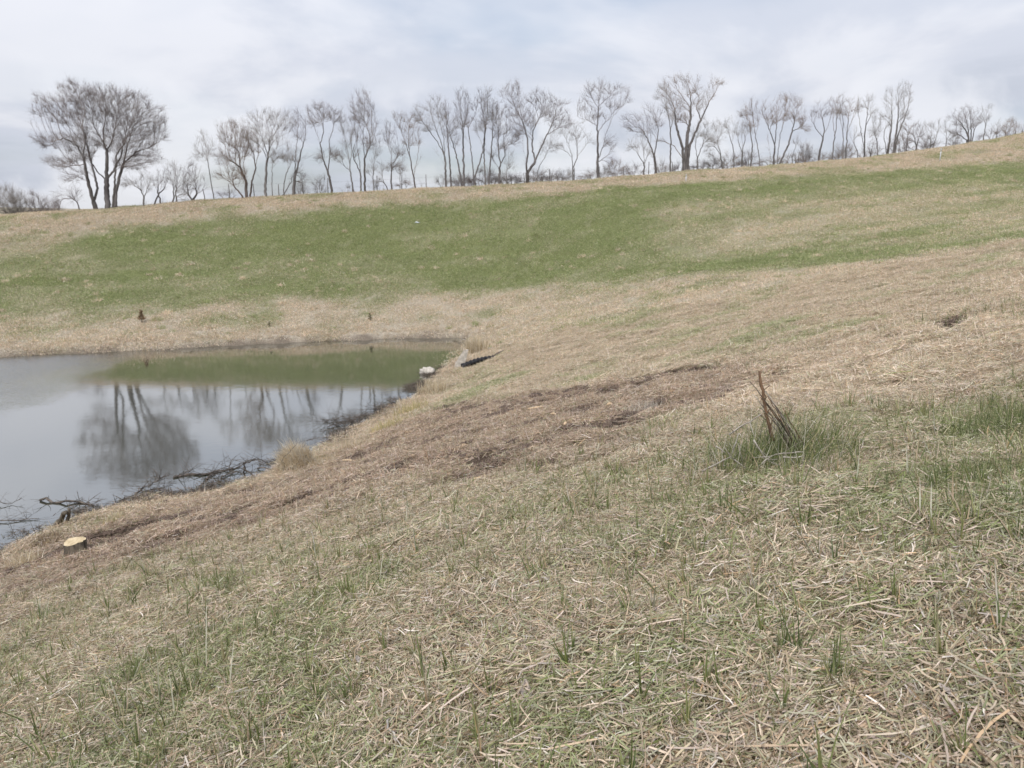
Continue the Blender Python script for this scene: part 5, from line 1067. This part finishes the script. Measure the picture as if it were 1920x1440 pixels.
tussock('green_grass_clump', 'upright grass sprig in the lower right foreground with one long blade', gp(1480, 1235), 40, (0.12, 0.36), 0.06, GRN, wd=(0.004, 0.007), seed=15, group='upright sprigs in the foreground', fan=0.28, lean=(-0.12, 0))
tussock('green_grass_clump', 'upright grass sprig of broad blades on the left foreground slope', gp(380, 1200), 50, (0.12, 0.36), 0.09, GRN, wd=(0.005, 0.009), seed=16, group='upright sprigs in the foreground', fan=0.25)
tussock('green_grass_clump', 'grass sprig of stiff yellowing blades low in the right foreground', gp(1568, 1300), 40, (0.1, 0.26), 0.045, GRN + YEL[3:], wd=(0.004, 0.007), seed=17, group='upright sprigs in the foreground', fan=0.2)
tussock('green_grass_clump', 'spreading grass sprig at the left edge of the foreground', gp(240, 1290), 70, (0.08, 0.28), 0.12, GRN, wd=(0.004, 0.007), seed=18, group='upright sprigs in the foreground', fan=0.5)
tussock('green_grass_clump', 'thin upright sprig on the centre slope below the ruts', gp(1235, 955), 34, (0.14, 0.4), 0.12, GRN, wd=(0.004, 0.006), seed=19, group='upright sprigs in the foreground', fan=0.2)
tussock('green_grass_clump', 'fan of thin blades on the centre slope left of the stalk tuft', gp(1350, 975), 30, (0.14, 0.36), 0.14, GRN, wd=(0.004, 0.006), seed=20, group='upright sprigs in the foreground', fan=0.25)
# the uncut tuft with the rusty stalk
p = gp(1440, 866)
tussock('uncut_grass_tuft', 'uncut tuft of green grass around the rusty stalk', p + [0.04, 0, 0], 2400, (0.12, 0.5), 0.66, GRN + GRN + GRN + PALE + YEL[2:], wd=(0.004, 0.0075), seed=21, fan=0.8, core=1.1, lean=(0.08, 0))
def stalk_px(pts, q0):
    """pixels traced on a plane through q0 facing the camera"""
    out = []
    for u, v in pts:
        d = ray(u, v); t = q0[1] / d[1]; out.append(np.array([0, 0, CAM_H]) + d * t)
    return out
P = stalk_px([(1449, 826), (1440, 790), (1433, 755), (1427, 722), (1424, 696)], p)
o = P[0].copy(); r = empty('rusty_stalk', o); tag(r, 'rusty brown broken stalk sticking up from the grass tuft', 'plant stalk')
q = wob(np.array(P) - o + [0, 0, 0], np.random.default_rng(4), 0.02, 3)
MB().tube(q, np.interp(np.arange(len(q)), [0, 3, 6, 9, len(q) - 1], [0.016, 0.013, 0.011, 0.013, 0.009]), 7).build('stem', M_RUST, r)
b = MB()
for k in range(4):
    i = 2 + 2 * k; rgk = np.random.default_rng(k); b.ribbon([q[i], q[i] + [0.02 * rgk.normal(), -0.02, 0.05], q[i] + [0.04 * rgk.normal(), -0.03, 0.09]], [0.008, 0.010, 0.003], (1, 0, 0.2))
b.build('bark_flakes', M_RUST, r, smooth=False)
P = stalk_px([(1500, 838), (1478, 800), (1455, 765), (1437, 738)], p); o = P[0].copy(); r = empty('stalk_bundle', o); tag(r, 'bundle of thin brown stalks leaning left against the rusty stalk', 'plant stalk')
rgk = np.random.default_rng(12)
for k in range(13):
    b = MB(); e = rgk.normal(size=3) * 0.035; e2 = e + rgk.normal(size=3) * [0.03, 0.03, 0.02]; f = 0.75 + 0.35 * rgk.random()
    Q = np.array(P) - o; b.tube(wob([Q[0] + e, Q[1] * f + (e + e2) / 2, Q[2] * f + e2, Q[3] * f + e2 * 1.3], rgk, 0.03), np.linspace(0.006, 0.003, 10), 4); b.build('stem', [M_RUST, M_STUMPBARK, M_DRYTWIG][k % 3 if k % 4 else 1], r)
C9 = lambda a, b: (1260 + a / 4.8, 660 + b / 4.8)
for i, (lab, pts) in enumerate([
    ('bleached forked twig at the left foot of the grass tuft', [(270, 1075), (400, 1010), (525, 945), (560, 850), (600, 730)]), ('bleached twig reaching down right from the forked one', [(525, 945), (600, 1000), (690, 1060)]),
    ('bleached twig slanting through the middle of the grass tuft', [(735, 790), (790, 880), (850, 965), (930, 1010), (1000, 1025)]), ('pale curved twig lying right under the rusty stalk', [(780, 1030), (850, 965), (940, 920), (1060, 910), (1190, 900)]),
    ('pale thin twig rising left of the rusty stalk', [(510, 745), (600, 680), (700, 630), (800, 560)]), ('short bright broken twig left in the grass tuft', [(395, 848), (440, 875), (480, 905)]), ('small pale twig below the curved one', [(1000, 945), (1090, 950), (1180, 935)])]):
    P = stalk_px([C9(*q) for q in pts], p + [0, -0.25 - 0.03 * i, 0]); o = P[0].copy(); r = empty('bleached_twig', o); tag(r, lab, 'twig', 'bleached twigs in the grass tuft')
    rgk = np.random.default_rng(60 + i); q = wob(np.array(P) - o, rgk, 0.03, 2); MB().tube(q, np.linspace(0.007, 0.004, len(q)), 5).build('stem', M_DRYTWIG, r)
    if i < 5:
        b = MB()
        for k in range(2):
            j = rgk.integers(1, len(q) - 1); d = rgk.normal(size=3) * 0.07; b.tube([q[j], q[j] + d * 0.6, q[j] + d], [0.004, 0.003, 0.002], 4)
        b.build('side_twig', M_DRYTWIG, r)['kind'] = 'stuff'
# small cedars on the far bank
def cedar(label, u, v, h, mat, seed, n=260):
    p = gp(u, v); r = empty('small_cedar', p); tag(r, label, 'small conifer', 'little conifers on the far bank'); rg = np.random.default_rng(seed)
    MB().tube([(0, 0, -0.1), (0.01, 0, h * 0.5), (0, 0, h)], [0.025, 0.018, 0.006], 5).build('trunk', M_STUMPBARK, r)
    b = MB()
    for _ in range(n):
        z = h * (0.22 + 0.78 * rg.random()); k = (1 - (z / h - 0.15)) * 0.26 * h / 0.8 + 0.02; a = rg.random() * 6.28; q = np.array([k * math.cos(a), k * math.sin(a), 0.08 * h]) * (0.5 + 0.5 * rg.random())
        s = np.array([0, 0, z]) + q * 0.4; b.ribbon([s, s + q * 0.5, s + q * 0.8 + rg.normal(size=3) * 0.02], [0.03, 0.03, 0.006], rg.normal(size=3) / 1.7)
    b.build('foliage', mat, r, smooth=False)
cedar('brown dying little conifer alone on the bank above the pond', 266, 604, 0.62, M_CEDAR, 1)
cedar('tiny olive conifer on the far bank right of the middle', 694, 602, 0.42, M_CEDARG, 2, 110)
cedar('tiny dark sprig near the far waterline', 505, 614, 0.25, M_CEDARG, 3, 50)
# fresh wood chips
for i, (u, v, L, a, lab) in enumerate([(1010, 770, 0.45, 0.25, 'long pale split chip on the torn soil'), (870, 841, 0.2, 0.6, 'orange chip on the brown slope below the pipe'), (655, 864, 0.34, -0.3, 'curled pale chip right of the straw hump'),
                                      (1060, 808, 0.14, 1.2, 'small orange chip above the lower rut'), (1143, 768, 0.12, 0.4, 'tiny orange chip right of the long split chip'), (900, 908, 0.16, -0.5, 'small chip beside the lower rut'), (1038, 782, 0.12, -0.6, 'small chip touching the end of the long split chip'), (775, 868, 0.12, 0.2, 'small chip on the slope between the curled and orange chips')]):
    p = gp(u, v) + [0, 0, 0.05]; b = MB(); rg = np.random.default_rng(i); c, s = math.cos(a), math.sin(a)
    b.tube([(-L / 2 * c, -L / 2 * s, 0), (0, 0, 0.02), (L / 2 * c, L / 2 * s, 0.01)], [0.012, 0.028, 0.006], 5); o = b.build('wood_chip', M_CHIP, loc=p, smooth=False); tag(o, lab, 'wood chip', 'fresh wood chips on the slope')
# clods of earth turned up by the ruts
for i, (u, v, s, lab) in enumerate([(1005, 748, 0.13, 'largest dark clod on the upper rut'), (985, 757, 0.09, 'clod left of the largest one on the upper rut'), (1022, 745, 0.07, 'clod right of the largest one'), (1066, 734, 0.09, 'flat clod further right along the upper rut'), (1120, 728, 0.08, 'clod at the right end of the upper rut'),
                                   (1022, 886, 0.06, 'dark clod in the middle of the lower rut'), (990, 866, 0.04, 'little clod above the lower rut'), (1136, 866, 0.04, 'round clod alone right of the lower rut'), (1228, 776, 0.07, 'clod beside the pale clump'), (740, 1190, 0.018, 'small dark clod in the foreground crack'),
                                   (950, 832, 0.06, 'clod at the top of the middle rut'), (245, 990, 0.05, 'clod right of the yellow clump near the stump'), (308, 946, 0.07, 'dark clod at the muddy water edge'), (275, 945, 0.05, 'pointed clod left of it at the muddy water edge')]):
    p = gp(u, v); r = lump('soil_clod', M_SOILCLOD, (s * 1.3, s, s * 0.75), 20 + i, loc=p + [0, 0, s * 0.25], rough=0.7, seg=(14, 9)); tag(r, lab, 'soil clod', 'clods of turned earth')
# dead leaves in the foreground
for i, (u, v, s, lab) in enumerate([(612, 1320, 0.05, 'pale curled leaf low left of the centre foreground'), (925, 1312, 0.055, 'round pale leaf in the bottom centre foreground'), (1362, 1125, 0.05, 'pale leaf on the right centre slope'), (1795, 1082, 0.06, 'light leaf at the crack near the right edge'),
                                   (675, 1243, 0.045, 'light leaf above the curled one in the foreground'), (1028, 1097, 0.04, 'folded leaf above the centre foreground'), (1335, 1185, 0.05, 'mauve leaf below the pale leaf on the right centre slope'), (985, 1300, 0.06, 'ragged leaf right of the round pale leaf'),
                                   (280, 1160, 0.045, 'whitish leaf on the left slope'), (1775, 1350, 0.04, 'small white leaf in the lower right corner')]):
    p = gp(u, v) + [0, 0, 0.045]; rg = np.random.default_rng(i + 5); n = 9; V, F = [], []
    rot = rg.random() * 6.28; curl = 0.3 + 0.5 * rg.random()
    for a in range(n):
        for bq in range(5):
            t = a / (n - 1); w = math.sin(math.pi * min(1, t * 0.93 + 0.05)) ** 0.7 * (0.42 + 0.06 * (a % 2)); y_ = (bq / 4 - 0.5) * w * 2 * s * 0.8; x_ = (t - 0.5) * 2 * s
            z_ = curl * (y_ ** 2) / s * 1.2 + 0.3 * curl * x_ ** 2 / s + 0.002 * rg.normal()
            V.append((x_ * math.cos(rot) - y_ * math.sin(rot), x_ * math.sin(rot) + y_ * math.cos(rot), z_))
    for a in range(n - 1):
        for bq in range(4): F.append((a * 5 + bq, a * 5 + bq + 1, a * 5 + bq + 6, a * 5 + bq + 5))
    r = mesh_obj('dead_leaf', V, F, M_LEAF, loc=p); tag(r, lab, 'dead leaf', 'dead leaves in the foreground')
# litter speck on the green bank
p = gp(782, 418); b = MB(); b.ribbon([(-0.16, 0, 0.03), (-0.06, 0.03, 0.10), (0.07, 0.0, 0.05), (0.2, 0.05, 0.07)], [0.03, 0.09, 0.07, 0.02], (0.1, 0.7, 0.7)); o = b.build('white_scrap', M_WHITE, loc=p); tag(o, 'small white scrap of litter high on the green bank', 'litter')
# reddish dead stem lying in the lower right corner
q0 = gp(1710, 1420); q1 = gp(1800, 1395); q2 = gp(1925, 1415)
branch('red_brown_stem', 'reddish brown dead stem lying in the lower right corner', [q0 + [0, 0, .04], q1 + [0, 0, .055], q2 + [0, 0, .05]], 0.0045, M_REDSTEM, cat='plant stalk', twigs=4, tl=0.1, seed=70)
q0, q1, q2 = gp(735, 1360), gp(733, 1395), gp(750, 1425)
branch('curved_root', 'pale grey curved dead root low in the centre foreground', [q0 + [0, 0, .05], q1 + [-.01, 0, .06], q2 + [0.01, 0, .05]], 0.007, M_DRYTWIG, cat='root', twigs=0, seed=71)
